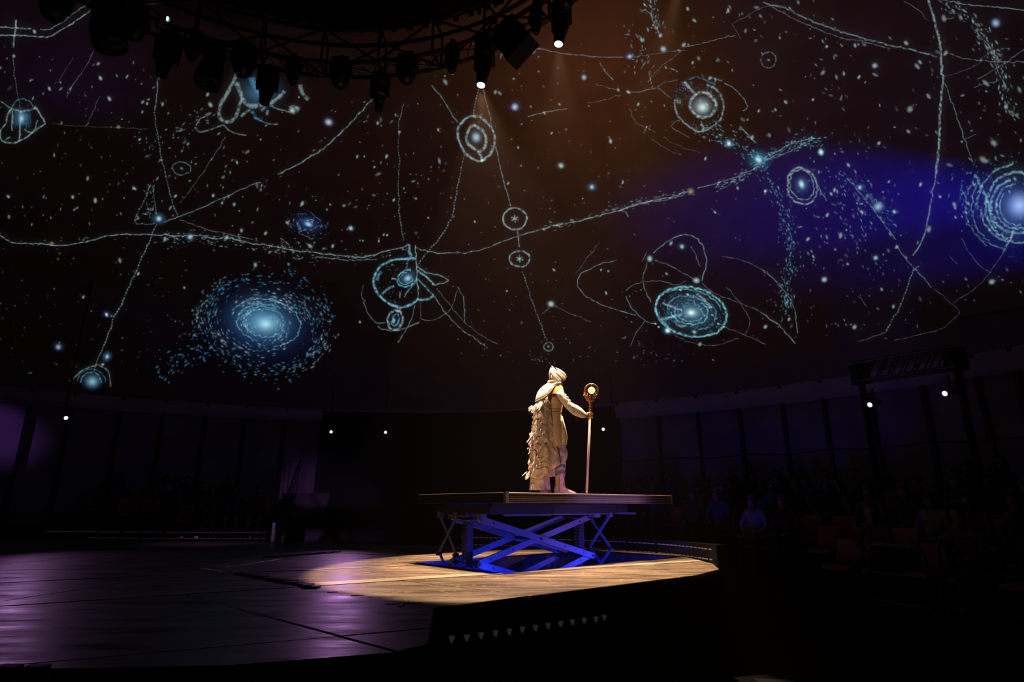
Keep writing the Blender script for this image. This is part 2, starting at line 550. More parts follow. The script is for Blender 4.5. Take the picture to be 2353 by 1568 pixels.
def floor_mat(name, c0, c1, rough, scratch):
    m = new_mat(name)
    nt = m.node_tree
    b = nt.nodes['Principled BSDF']
    tc = nt.nodes.new('ShaderNodeTexCoord')
    mp = nt.nodes.new('ShaderNodeMapping')
    mp.inputs['Rotation'].default_value = (0, 0, math.radians(-35))
    mp.inputs['Scale'].default_value = (0.7, 3.0, 1)
    nt.links.new(tc.outputs['Object'], mp.inputs['Vector'])
    n1 = nt.nodes.new('ShaderNodeTexNoise')
    n1.inputs['Scale'].default_value = 1.6
    n1.inputs['Detail'].default_value = 8
    n1.inputs['Roughness'].default_value = 0.65
    nt.links.new(mp.outputs[0], n1.inputs['Vector'])
    r1 = nt.nodes.new('ShaderNodeValToRGB')
    r1.color_ramp.elements[0].position = 0.33
    r1.color_ramp.elements[0].color = (*c0, 1)
    r1.color_ramp.elements[1].position = 0.67
    r1.color_ramp.elements[1].color = (*c1, 1)
    nt.links.new(n1.outputs['Fac'], r1.inputs['Fac'])
    # worn scratch lines: stretched voronoi edges warped by noise
    n2 = nt.nodes.new('ShaderNodeTexNoise')
    n2.inputs['Scale'].default_value = 2.2
    n2.inputs['Detail'].default_value = 3
    nt.links.new(tc.outputs['Object'], n2.inputs['Vector'])
    mx = nt.nodes.new('ShaderNodeMixRGB')
    mx.blend_type = 'LINEAR_LIGHT'
    mx.inputs[0].default_value = 0.5
    nt.links.new(tc.outputs['Object'], mx.inputs[1])
    nt.links.new(n2.outputs['Color'], mx.inputs[2])
    vo = nt.nodes.new('ShaderNodeTexVoronoi')
    vo.feature = 'DISTANCE_TO_EDGE'
    vo.inputs['Scale'].default_value = 3.4
    nt.links.new(mx.outputs[0], vo.inputs['Vector'])
    lt = nt.nodes.new('ShaderNodeMath')
    lt.operation = 'LESS_THAN'
    lt.inputs[1].default_value = 0.022
    nt.links.new(vo.outputs['Distance'], lt.inputs[0])
    n3 = nt.nodes.new('ShaderNodeTexNoise')
    n3.inputs['Scale'].default_value = 4.0
    nt.links.new(tc.outputs['Object'], n3.inputs['Vector'])
    gt = nt.nodes.new('ShaderNodeMath')
    gt.operation = 'GREATER_THAN'
    gt.inputs[1].default_value = 0.55
    nt.links.new(n3.outputs['Fac'], gt.inputs[0])
    mu = nt.nodes.new('ShaderNodeMath')
    mu.operation = 'MULTIPLY'
    nt.links.new(lt.outputs[0], mu.inputs[0])
    nt.links.new(gt.outputs[0], mu.inputs[1])
    mu2 = nt.nodes.new('ShaderNodeMath')
    mu2.operation = 'MULTIPLY'
    mu2.inputs[1].default_value = scratch
    nt.links.new(mu.outputs[0], mu2.inputs[0])
    mc = nt.nodes.new('ShaderNodeMixRGB')
    nt.links.new(mu2.outputs[0], mc.inputs[0])
    nt.links.new(r1.outputs[0], mc.inputs[1])
    mc.inputs[2].default_value = (0.30, 0.205, 0.095, 1)
    nt.links.new(mc.outputs[0], b.inputs['Base Color'])
    mr = nt.nodes.new('ShaderNodeMapRange')
    mr.inputs[1].default_value = 0.3
    mr.inputs[2].default_value = 0.7
    mr.inputs[3].default_value = rough[0]
    mr.inputs[4].default_value = rough[1]
    nt.links.new(n1.outputs['Fac'], mr.inputs[0])
    nt.links.new(mr.outputs[0], b.inputs['Roughness'])
    bp = nt.nodes.new('ShaderNodeBump')
    bp.inputs['Strength'].default_value = 0.22
    bp.inputs['Distance'].default_value = 0.01
    nt.links.new(n1.outputs['Fac'], bp.inputs['Height'])
    nt.links.new(bp.outputs[0], b.inputs['Normal'])
    MATS[name] = m
    return m
M_BOARD = floor_mat('stage_board', (0.050, 0.036, 0.025), (0.125, 0.088, 0.057), (0.24, 0.56), 0.5)
M_STRIP = floor_mat('stage_strip', (0.20, 0.155, 0.115), (0.30, 0.24, 0.18), (0.28, 0.42), 0.2)
M_STAGESIDE = mat('stage_side', (0.003, 0.003, 0.003), 0.9, spec=0.1)

stage = tag(bpy.data.objects.new('floor_stage', None), 'scuffed dark stage floor of large boards with open lift pit', kind='structure')
COL.objects.link(stage)
for P in pieces:
    cx = sum(q[0] for q in P) / len(P); cy = sum(q[1] for q in P) / len(P)
    Q = []
    for x, y in P:                                   # leave an open joint
        d = Vector((cx - x, cy - y))
        Q.append((x + d.x / max(d.length, 1e-6) * 0.016, y + d.y / max(d.length, 1e-6) * 0.016))
    strip = side(*S1, cx, cy) > 0 and side(*S1b, cx, cy) < 0
    mb = MB()
    mb.prism([(x, y) for x, y in Q], -0.045, 0.0 if not strip else 0.004, 0.006)
    mb.build('floor_board', M_STRIP if strip else M_BOARD, stage)
# slim worn cover strips lying along two joints
for A, B, w in ((g(770, 1271), g(1010, 1280.5), 0.09), (g(700, 1311.5), g(935, 1299.5), 0.07), (g(0, 1339), g(420, 1319), 0.16), (g(420, 1319), g(700, 1311), 0.10)):
    A, B = Vector(A), Vector(B)
    d = (B - A).normalized(); n = Vector((-d.y, d.x)) * w / 2
    P = [A - n, B - n, B + n, A + n]
    MB().prism([tuple(q) for q in P], 0.0, 0.005, 0.002).build('cover_strip', M_STRIP, stage)
# body of the stage below the boards: front skirt
skirt = MB()
n = len(stage_poly)
inner = []
for i in range(n):
    A, B = stage_poly[i], stage_poly[(i + 1) % n]
    skirt.add([(A[0], A[1], -0.046), (B[0], B[1], -0.046), (B[0], B[1], -1.6), (A[0], A[1], -1.6)], [(0, 3, 2, 1)])
skirt.build('stage_skirt', M_STAGESIDE, stage)
# pit walls and bottom
pw = MB()
for i in range(4):
    A, B = pit[i], pit[(i + 1) % 4]
    pw.add([(A[0], A[1], -0.03), (B[0], B[1], -0.03), (B[0], B[1], -1.2), (A[0], A[1], -1.2)], [(0, 1, 2, 3)])
pw.add([(x, y, -1.2) for x, y in pit], [(0, 1, 2, 3)])
pw.build('pit_lining', mat('pit_dark', (0.02, 0.02, 0.022), 0.6), stage)
for i in range(4):                                      # metal rim of the pit
    A, B = Vector((*pit[i], 0)), Vector((*pit[(i + 1) % 4], 0))
    d = (B - A).normalized()
    M = Matrix((d, Vector((-d.y, d.x, 0)), Vector((0, 0, 1)))).transposed()
    MB().box((A + B) / 2 + Vector((0, 0, -0.012)), ((B - A).length, 0.035, 0.03), M).build('pit_rim', mat('rim_metal', (0.05, 0.05, 0.055), 0.35, 0.6), stage)
# triangle plates below the edge, their lit look put in as weak emission
eA, eB = Vector((*EDGE_A, 0)), Vector((*EDGE_B, 0))
ed = (eB - eA).normalized()
en = Vector((ed.y, -ed.x, 0))
if en.dot(CAMP - eA) < 0: en = -en
for k, (u, v) in enumerate(((1040, 1470), (1075, 1467), (1108, 1462), (1141, 1457), (1173, 1453), (1203, 1448), (1233, 1444), (1262, 1439), (1291, 1435), (1318, 1431), (1345, 1427), (1372, 1424), (1391, 1420))):
    d = ray(u, v)
    t = (eA + en * 0.05 - CAMP).dot(en) / d.dot(en)
    c = CAMP + d * t
    s = 0.022
    mb = MB()
    tri = [c + ed * s + Vector((0, 0, s)), c - ed * s + Vector((0, 0, s)), c - Vector((0, 0, s * 1.2))]
    mb.add([*tri, *[q - en * 0.03 for q in tri]], [(0, 1, 2), (5, 4, 3), (0, 3, 4, 1), (1, 4, 5, 2), (2, 5, 3, 0)])
    mb.build('triangle_plate', mat('pale_metal_glow', (0.5, 0.42, 0.42), 0.5, 0.2, emit=(0.6, 0.4, 0.45), estr=0.03), stage)
# rough taped cable joints
for A, B, n in ((g(548, 1320), g(722, 1351), 44), (g(610, 1283), g(775, 1270), 40)):
    A, B = Vector((*A, 0)), Vector((*B, 0))
    mb = MB()
    for k in range(n):
        q = A.lerp(B, (k + random.random() * 0.6) / n)
        mb.box(q + Vector((random.uniform(-.04, .04), random.uniform(-.04, .04), 0.012)), (random.uniform(.05, .13), random.uniform(.04, .10), random.uniform(.012, .035)), Matrix.Rotation(random.uniform(-.6, .6) + math.atan2((B - A).y, (B - A).x), 3, 'Z'))
    tag(mb.build('cable_tape', mat('tape_dark', (0.03, 0.022, 0.02), 0.35), stage), kind='stuff')
# yellow tape marks
def tape(u, v, L, ang, name='tape_mark'):
    q = at_z(u, v, 0.002)
    t = thing(name, (q.x, q.y, 0.001), 'yellow tape cross stuck on the lit stage boards' if name == 'tape_mark' else 'scrap of yellow tape lying on the stage floor', 'tape')
    for k, a in enumerate((ang, ang + 1.2) if name == 'tape_mark' else (ang,)):
        mb = MB()
        mb.box((0, 0, 0.003), (L, 0.028, 0.004), Matrix.Rotation(a, 3, 'Z'))
        mb.build('tape_piece', mat('yellow_tape', (0.62, 0.46, 0.03), 0.5), t)
    return t
tape(928, 1387, 0.30, 0.3)
for k, (u, v, L, a) in enumerate(((430, 1313, .16, .1), (365, 1347, .14, .2), (764, 1361, .10, .3), (822, 1368.5, .12, .4), (840, 1318, .1, .2))):
    t = tape(u, v, L, a, 'tape_scrap')
    tag(t, ['scrap of yellow tape on the purple-lit boards far from the lift', 'longer scrap of yellow tape on the purple-lit boards', 'short scrap of yellow tape at the edge of the light pool', 'scrap of yellow tape just inside the light pool', 'scrap of yellow tape beside the bright floor strip'][k])

# ================================================================== THE STAR CHART PROJECTED ON THE ROOF
def projection_mat(name, radial):
    m = new_mat(name)
    nt = m.node_tree
    nt.nodes.remove(nt.nodes['Principled BSDF'])
    at = nt.nodes.new('ShaderNodeAttribute')
    at.attribute_name = 'Col'
    uv = nt.nodes.new('ShaderNodeUVMap')
    uv.uv_map = 'UVMap'
    sx = nt.nodes.new('ShaderNodeSeparateXYZ')
    nt.links.new(uv.outputs[0], sx.inputs[0])
    def math_(op, a, b=None, clamp=False):
        n = nt.nodes.new('ShaderNodeMath')
        n.operation = op
        n.use_clamp = clamp
        for i, q in enumerate((a, b)):
            if q is None: continue
            if isinstance(q, (int, float)): n.inputs[i].default_value = q
            else: nt.links.new(q, n.inputs[i])
        return n.outputs[0]
    if radial:
        ln = nt.nodes.new('ShaderNodeVectorMath')
        ln.operation = 'LENGTH'
        nt.links.new(uv.outputs[0], ln.inputs[0])
        # alpha: 0 soft glow .. 1 hard disc
        inv = math_('SUBTRACT', 1.0, ln.outputs['Value'], True)
        soft = math_('POWER', inv, 2.2)
        wid = math_('SUBTRACT', 1.02, at.outputs['Alpha'])
        hard = math_('DIVIDE', inv, wid, True)
        a = at.outputs['Alpha']
        ma = nt.nodes.new('ShaderNodeMix')
        ma.data_type = 'FLOAT'
        nt.links.new(a, ma.inputs[0])
        nt.links.new(soft, ma.inputs[2])
        nt.links.new(hard, ma.inputs[3])
        fac = ma.outputs[0]
    else:
        c = math_('ABSOLUTE', math_('SUBTRACT', math_('MULTIPLY', sx.outputs['Y'], 2.0), 1.0))
        prof = math_('POWER', math_('SUBTRACT', 1.0, c, True), 0.7)
        nz = nt.nodes.new('ShaderNodeTexNoise')
        nz.inputs['Scale'].default_value = 1.0
        nz.inputs['Detail'].default_value = 2
        nt.links.new(uv.outputs[0], nz.inputs['Vector'])
        wv = math_('SINE', math_('MULTIPLY', sx.outputs['X'], 6.2832))
        bead = math_('ADD', 0.55, math_('MULTIPLY', wv, 0.45))
        br = math_('MULTIPLY', math_('SUBTRACT', nz.outputs['Fac'], 0.36), 4.6, True)
        tex = math_('ADD', math_('MULTIPLY', br, 0.86), 0.14)
        ma = nt.nodes.new('ShaderNodeMix')
        ma.data_type = 'FLOAT'
        nt.links.new(at.outputs['Alpha'], ma.inputs[0])
        nt.links.new(tex, ma.inputs[2])
        nt.links.new(math_('MULTIPLY', bead, tex), ma.inputs[3])
        fac = math_('MULTIPLY', prof, ma.outputs[0])
    e = nt.nodes.new('ShaderNodeEmission')
    nt.links.new(at.outputs['Color'], e.inputs[0])
    nt.links.new(fac, e.inputs[1])
    tr = nt.nodes.new('ShaderNodeBsdfTransparent')
    ad = nt.nodes.new('ShaderNodeAddShader')
    nt.links.new(e.outputs[0], ad.inputs[0])
    nt.links.new(tr.outputs[0], ad.inputs[1])
    nt.links.new(ad.outputs[0], nt.nodes['Material Output'].inputs[0])
    m.cycles.emission_sampling = 'NONE'
    return m
M_PLINE = projection_mat('projected_line_light', False)
M_PSPOT = projection_mat('projected_spot_light', True)

class Chart:
    """collects strips (material 0) and discs (material 1) given in pixels of the photograph, then lays them on the roof"""
    def __init__(s):
        s.p, s.f, s.uv, s.col, s.mi = [], [], [], [], []
    def quad_strip(s, L, R, ua, col, bead):
        o = len(s.p)
        n = len(L)
        for i in range(n):
            s.p += [L[i], R[i]]
            s.uv += [(ua[i], 0.0), (ua[i], 1.0)]
            s.col += [(*col, bead)] * 2
        for i in range(n - 1):
            a = o + 2 * i
            s.f.append((a, a + 1, a + 3, a + 2))
            s.mi.append(0)
    def line(s, pts, w=5.0, b=1.0, col=None, bead=0.0, jit=0.8, step=7, beadlen=7.0, smooth=True):
        P = np.array(catmull(pts, step) if smooth else pts)
        if jit and len(P) > 2:
            P[1:-1] += rng.normal(0, jit, (len(P) - 2, 2))
        d = np.gradient(P, axis=0)
        d /= np.maximum(np.linalg.norm(d, axis=1), 1e-6)[:, None]
        nrm = np.stack([-d[:, 1], d[:, 0]], 1)
        ww = w * (0.8 + 0.45 * rng.random(len(P))) * 0.75
        ua = np.concatenate([[0], np.cumsum(np.linalg.norm(np.diff(P, axis=0), axis=1))]) / beadlen + rng.random() * 50
        c = np.array(col if col is not None else PALE) * b
        s.quad_strip(P - nrm * ww[:, None], P + nrm * ww[:, None], ua, tuple(c), bead)
        return s
    def disc(s, x, y, rx, ry=None, ang=0.0, b=1.0, col=None, hard=0.6, n=None):
        ry = rx if ry is None else ry
        n = n or (1 if max(rx, ry) < 20 else (4 if max(rx, ry) < 70 else 10))
        o = len(s.p)
        ca, sa = math.cos(ang), math.sin(ang)
        c = (*(np.array(col if col is not None else PALE) * b), hard)
        for j in range(n + 1):
            for i in range(n + 1):
                a, q = -1 + 2 * i / n, -1 + 2 * j / n
                s.p.append((x + a * rx * ca - q * ry * sa, y + a * rx * sa + q * ry * ca))
                s.uv.append((a, q))
                s.col.append(c)
        for j in range(n):
            for i in range(n):
                k = o + j * (n + 1) + i
                s.f.append((k, k + 1, k + n + 2, k + n + 1))
                s.mi.append(1)
        return s
    def ellipse(s, x, y, rx, ry, ang=0.0, a0=0, a1=360, w=4.0, b=1.0, col=None, jit=1.0, bead=0.0, step=6):
        m = max(8, int(abs(a1 - a0) / 360 * 2 * PI * max(rx, ry) / step))
        P = []
        for k in range(m + 1):
            t = math.radians(a0 + (a1 - a0) * k / m)
            ex, ey = rx * math.cos(t), ry * math.sin(t)
            P.append((x + ex * math.cos(ang) - ey * math.sin(ang), y + ex * math.sin(ang) + ey * math.cos(ang)))
        return s.line(P, w, b, col, bead, jit, smooth=False)
    def build(s, name, lift=0.05):
        co = on_roof(s.p, lift)
        me = bpy.data.meshes.new(name)
        me.from_pydata(co.tolist(), [], s.f)
        me.materials.append(M_PLINE)
        me.materials.append(M_PSPOT)
        me.polygons.foreach_set('material_index', s.mi)
        ul = me.uv_layers.new(name='UVMap')
        ca = me.color_attributes.new('Col', 'FLOAT_COLOR', 'POINT')
        ca.data.foreach_set('color', np.array(s.col, np.float32).ravel())
        li = np.empty(len(me.loops), np.int32)
        me.loops.foreach_get('vertex_index', li)
        ul.data.foreach_set('uv', np.array(s.uv, np.float32)[li].ravel())
        me.update()
        o = bpy.data.objects.new(name, me)
        COL.objects.link(o)
        o.parent = ceiling
        return o
PALE = np.array((0.27, 0.40, 0.43))
WHITE = np.array((0.42, 0.58, 0.58))
SKYB = np.array((0.06, 0.22, 0.40))
DEEPB = np.array((0.015, 0.05, 0.22))
MAUVE = np.array((0.13, 0.085, 0.12))
TEAL = np.array((0.10, 0.28, 0.34))
YEL = np.array((0.36, 0.36, 0.16))
TILES = {'A': (0, 0), 'B': (600, 0), 'C': (1200, 0), 'D': (1753, 0), 'E': (0, 400), 'F': (600, 400), 'G': (1200, 400), 'H': (1753, 400), 'I': (0, 800)}
def T(t, *pts):
    ox, oy = TILES[t]
    k = 3.137 if t == 'I' else 3.92
    return [(ox + pts[i] / k, oy + pts[i + 1] / k) for i in range(0, len(pts), 2)]

# ---- the long constellation lines: (tile, width, brightness, bead, points in the enlarged tile)
LINES = [
 ('A', 5, .75, 0, (0,240, 140,255, 280,258)), ('A', 5, .75, 0, (0,318, 130,318, 300,328, 440,330, 560,265, 700,175, 850,78)),
 ('A', 4, .55, 0, (360,265, 440,265, 520,225, 640,140, 790,35)), ('A', 6, .9, 0, (145,180, 140,250, 130,330, 120,430)),
 ('A', 3, .6, 1, (120,500, 125,650, 145,760, 165,880, 180,980)), ('A', 3, .35, 0, (870,410, 810,530, 740,640, 660,760, 600,880)),
 ('A', 2.5, .2, 0, (660,520, 560,680, 490,760)), ('A', 5, .5, 0, (1440,560, 1428,700, 1405,900, 1395,990)),
 ('A', 4, .65, 1, (1395,990, 1405,1120, 1430,1280, 1455,1440, 1490,1568)), ('E', 4, .65, 1, (1490,0, 1525,150, 1560,270, 1600,385)),
 ('B', 5, .62, 0, (1000,890, 850,1060, 700,1215, 560,1340, 400,1440, 280,1510, 150,1568)),
 ('E', 4, .5, 0, (2352,75, 2220,118, 2050,200, 1850,290, 1700,350, 1600,385, 1480,435)),
 ('E', 5, .8, 1, (1410,455, 1340,620, 1270,770, 1220,890, 1140,1060, 1070,1225, 1030,1280, 990,1400, 925,1568)),
 ('I', 4, .7, 1, (740,0, 705,90, 680,170)),
 ('E', 4, .7, 0, (0,555, 80,600, 180,625, 350,630, 560,645, 700,620, 850,595, 970,560, 1120,540, 1290,548, 1480,550, 1690,555)),
 ('E', 4, .75, 0, (1690,555, 1850,565, 1950,585, 2040,575, 2150,600, 2352,640)), ('E', 3, .4, 0, (1620,410, 1750,460, 1900,510, 2100,550, 2280,590)),
 ('F', 4, .75, 0, (0,632, 150,660, 300,690, 500,708, 700,735, 850,750, 1000,735, 1150,690, 1340,640)), ('F', 3, .55, 0, (500,740, 620,760, 800,778, 900,772, 1010,775)),
 ('F', 4, .6, 1, (1240,0, 1238,150, 1245,300, 1250,420, 1285,600)), ('B', 4, .45, 1, (1285,930, 1245,1100, 1235,1300, 1245,1450, 1240,1568)),
 ('F', 4.5, .75, 1, (1795,0, 1755,200, 1700,430, 1580,610, 1480,720, 1410,820)), ('B', 4.5, .7, 1, (1960,790, 1935,900, 1910,1050)),
 ('B', 4, .6, 1, (1830,1395, 1795,1568)), ('B', 4, .55, 0, (1535,770, 1640,900, 1710,1020, 1775,1105)), ('B', 4, .5, 0, (2000,790, 2040,960, 2075,1120)),
 ('B', 4, .6, 0, (2115,1320, 2140,1440, 2170,1568)), ('F', 4, .65, 0, (2170,0, 2200,120, 2250,290)), ('F', 4, .7, 0, (2310,490, 2325,660)),
 ('F', 4, .6, 0, (1385,665, 1480,690, 1620,712, 1800,710, 1960,690, 2100,640, 2290,570, 2352,548)),
 ('G', 5, .7, 0, (0,545, 140,508, 300,465, 430,438, 560,410, 700,375, 870,330, 1000,285, 1150,245, 1300,215, 1480,165)),
 ('G', 4, .5, 0, (860,335, 1010,275, 1180,240)), ('G', 4, .5, 0, (1150,250, 1300,235, 1450,190)), ('G', 4, .6, 0, (1580,130, 1720,90, 1850,55, 1990,0)),
 ('C', 4, .5, 0, (1960,1568, 2080,1530, 2200,1440, 2352,1380)), ('D', 4, .6, 0, (0,1430, 120,1370, 250,1300, 440,1240)), ('D', 3, .5, 0, (60,1440, 250,1360, 420,1270)),
 ('G', 4, .6, 1, (0,870, 40,985, 100,1170, 150,1310, 225,1510)), ('D', 6, .55, 0, (0,20, 60,40, 200,70, 400,170, 620,255, 850,330, 1090,395, 1300,440, 1570,510)),
 ('D', 4, .38, 0, (80,60, 300,180, 480,255, 680,335, 900,375, 1150,440)), ('D', 4, .4, 0, (1650,480, 1800,520, 2000,550, 2352,560)),
 ('D', 8, .85, 0, (1490,0, 1545,180, 1590,380, 1605,520, 1620,720, 1600,900, 1590,1180, 1575,1400, 1560,1568)), ('D', 4, .45, 0, (1640,750, 1690,890, 1750,1060, 1810,1230, 1890,1460)),
 ('H', 5.5, .65, 0, (1560,0, 1530,170, 1480,440, 1440,580, 1350,735)), ('H', 5, .65, 1, (1405,830, 1350,880, 1300,1020, 1240,1180, 1150,1350, 1105,1425)),
 ('H', 4, .55, 0, (760,40, 900,200, 1040,380, 1200,590)), ('H', 4, .55, 0, (1200,640, 1300,780, 1420,910, 1520,1020)), ('H', 3, .2, 0, (1540,1030, 1690,1160, 1770,1250, 1700,1320, 1600,1400, 1350,1465, 1180,1500)),
 ('H', 3, .2, 0, (2050,890, 1900,1040, 1710,1165)), ('H', 6, .6, 0, (2270,480, 2220,610, 2160,720)), ('H', 3, .3, 0, (2160,720, 2100,800, 2050,890)), ('H', 3, .3, 0, (1790,580, 1850,700, 1960,830, 2050,890)),
 ('D', 5, .5, 0, (1620,0, 1830,40, 2080,65, 2352,90)), ('D', 3, .35, 0, (1270,10, 1400,90, 1480,180)), ('D', 4, .4, 0, (1640,180, 1720,160)), ('D', 4, .35, 0, (2352,440, 2200,560, 2060,640, 1930,725)),
 ('D', 3, .25, 0, (2230,430, 2050,470, 1900,600, 1640,690)), ('D', 4, .4, 0, (1900,260, 1980,340, 2050,450, 2100,600, 2140,700)), ('D', 3, .3, 0, (2140,720, 2000,760, 1900,790)),
 ('C', 3, .3, 0, (2352,60, 2180,60, 2030,140, 1900,210)), ('C', 3, .45, 0, (1470,425, 1640,385, 1920,315)), ('C', 2.5, .3, 0, (1885,210, 1970,350)), ('C', 3, .35, 0, (1440,460, 1270,585, 1200,650, 1130,740)),
 ('C', 4, .5, 0, (100,430, 270,465, 420,490, 600,505, 760,515, 900,515)), ('C', 3, .3, 0, (900,515, 1100,500, 1300,465, 1470,455)), ('C', 4, .5, 0, (700,560, 760,660, 820,720)), ('C', 3, .35, 0, (660,755, 780,790, 860,815)),
 ('C', 4, .5, 0, (50,1050, 200,1015, 400,980)), ('C', 3, .35, 0, (590,930, 740,900, 890,855)), ('C', 4, .5, 0, (945,830, 1050,825, 1210,790)), ('C', 3, .4, 0, (1215,780, 1300,740, 1400,720)), ('C', 3.5, .45, 0, (1220,790, 1300,850, 1350,890)),
 ('C', 3, .4, 0, (1440,1070, 1340,1135, 1420,1190)), ('C', 3, .35, 0, (1420,1190, 1510,1245)), ('C', 3, .3, 0, (970,970, 1020,1100, 1160,1170, 1200,1195)), ('C', 3, .3, 0, (1165,1255, 1300,1340, 1440,1400)), ('C', 2.5, .25, 0, (1270,1235, 1400,1310, 1600,1375)),
 ('C', 4, .55, 0, (1820,750, 1900,790, 1980,870, 2035,960, 1990,1000)), ('C', 5, .7, 0, (1960,1140, 2040,1220, 2110,1290)),
 ('C', 5, .65, 0, (1720,700, 1800,730)), ('C', 5, .7, 0, (1330,615, 1400,650)), ('C', 3, .5, 0, (1105,75, 1180,150)),
 ('B', 5, .5, 0, (0,1085, 60,1115, 150,1118)), ('B', 5, .5, 0, (100,960, 180,990, 260,1010)), ('B', 5, .5, 0, (90,920, 170,860)), ('A', 5, .5, 0, (1760,1150, 1790,1185, 1880,1175, 2000,1130, 2060,1170, 2110,1200, 2220,1220)),
 ('A', 5, .55, 0, (1850,1050, 1800,1065, 1765,1130)), ('A', 3, .35, 0, (2030,1235, 1990,1310, 1900,1440, 1820,1568)), ('E', 3, .25, 0, (1820,0, 1740,110, 1690,180, 1620,260)), ('A', 3, .3, 0, (900,870, 780,1130, 800,1100)),
 ('A', 2.2, .2, 0, (480,1120, 780,1140, 1060,1150, 1330,1165)), ('E', 4, .6, 1, (1350,100, 1320,180, 1290,260, 1225,380, 1225,440)), ('E', 4, .6, 1, (1225,450, 1320,455, 1400,445)), ('E', 3.5, .5, 1, (1385,100, 1390,230, 1410,360)), ('E', 3.5, .5, 1, (1320,260, 1350,400)),
 ('G', 4, .7, 0, (1180,710, 1290,620, 1390,562, 1470,548, 1560,575, 1620,640, 1655,760, 1640,880, 1620,960)), ('G', 3, .5, 0, (1190,780, 1350,835, 1450,890, 1540,945)), ('G', 3.5, .5, 0, (1125,800, 1100,890, 1090,970, 1110,1060, 1150,1120, 1160,1160)),
 ('G', 3, .4, 0, (935,1050, 1000,1000, 1090,970, 1230,965, 1290,975, 1390,1000, 1480,960)), ('G', 3.5, .5, 0, (935,1100, 980,1200, 1110,1320, 1200,1350)), ('G', 3.5, .55, 0, (850,780, 700,815, 580,870, 510,920, 495,990, 540,1070, 640,1140, 780,1205, 900,1240, 1020,1270)),
 ('G', 3, .4, 0, (1110,1320, 1030,1430, 970,1560)), ('G', 3, .4, 0, (1620,985, 1720,1070, 1850,1120, 1960,1165, 2100,1220, 2250,1310, 2352,1400)), ('G', 3, .35, 0, (1800,745, 1950,770, 2100,830, 2200,890, 2300,990, 2352,1050)),
 ('G', 3, .35, 0, (1840,1020, 1960,1160, 2040,1290, 2050,1370, 2000,1450)), ('G', 3, .35, 0, (1750,1340, 1870,1395, 2010,1450, 2200,1540)), ('H', 3.5, .5, 0, (0,870, 120,970, 220,1090, 290,1250, 310,1440)), ('H', 4, .55, 0, (0,1260, 100,1330, 210,1430, 290,1530)),
 ('G', 3, .3, 0, (1300,1400, 1420,1480, 1580,1530, 1750,1540, 1950,1480)), ('G', 3, .3, 0, (480,900, 600,740, 660,660, 700,620)), ('G', 3, .3, 0, (270,1180, 400,1240, 520,1290, 620,1340)), ('G', 3, .4, 0, (1080,790, 1120,700)), ('G', 3, .5, 0, (1520,650, 1560,730, 1610,830)),
 ('F', 3.5, .55, 0, (1560,1100, 1640,1220, 1760,1360, 1880,1450, 2040,1568)), ('F', 3, .35, 0, (1580,1030, 1700,1180, 1830,1330, 1960,1440, 2140,1540)), ('F', 3, .4, 0, (1440,1305, 1550,1315, 1660,1260, 1730,1170, 1765,1050)), ('F', 3.5, .5, 0, (1770,1020, 1820,1110, 1835,1230, 1830,1330)),
 ('F', 3, .4, 0, (920,1000, 905,1110, 940,1150)), ('F', 3.5, .45, 0, (920,1150, 970,1270, 1040,1340, 1120,1340)), ('F', 4, .55, 0, (1050,1370, 1100,1400, 1200,1415, 1300,1390, 1430,1330)), ('F', 3.5, .5, 0, (1385,1180, 1340,1340, 1280,1450, 1230,1520)), ('F', 3.5, .5, 1, (1435,1140, 1435,1300)),
 ('F', 4, .6, 0, (175,580, 250,635)), ('F', 3, .5, 0, (400,620, 460,660)), ('F', 3, .4, 0, (340,535, 470,585)), ('F', 3, .4, 0, (445,345, 545,430)), ('G', 3, .35, 0, (270,1180, 180,1260)), ('G', 3, .3, 0, (1700,310, 1740,350, 1780,370)), ('G', 5, .55, 0, (880,325, 930,340, 955,385)),
 ('H', 3, .35, 0, (1680,740, 1750,810)), ('H', 3, .35, 0, (860,1105, 935,1190)), ('H', 3, .3, 0, (860,1510, 1000,1465, 1100,1430)), ('H', 4, .5, 0, (440,0, 500,120, 575,245)), ('D', 3, .3, 0, (1820,1250, 1920,1210)),
]
for t, w, b, bead, pts in LINES:
    c = Chart()
    col = PALE if b > 0.42 else PALE * 0.6 + MAUVE * 0.9
    c.line(T(t, *pts), w * 0.54, b * 0.80, col, bead, jit=0.9)
    c.build('projected_line')

# ---- galaxies and nodes, each its own projected figure
def swirl(c, x, y, rx, ry, ang, n, cols, r0=0.1, r1=1.0, turn=2.2, size=(1.2, 3.4), arms=2, spread=0.55, bri=(0.25, 0.9)):
    for k in range(n):
        q = r0 + (r1 - r0) * rng.random() ** 0.75
        th = turn * math.log(q + 0.12) + 2 * PI * rng.integers(arms) / arms + rng.normal(0, spread)
        ex, ey = q * rx * math.cos(th), q * ry * math.sin(th)
        px = x + ex * math.cos(ang) - ey * math.sin(ang)
        py = y + ex * math.sin(ang) + ey * math.cos(ang)
        tx, ty = -rx * math.sin(th), ry * math.cos(th)
        ta = math.atan2(tx * math.sin(ang) + ty * math.cos(ang), tx * math.cos(ang) - ty * math.sin(ang))
        s = rng.uniform(*size)
        c.disc(px, py, s * rng.uniform(1.2, 2.6), s, ta, rng.uniform(*bri) * (1.15 - 0.55 * q), cols[0] * (1 - q) + cols[1] * q, 0.35)
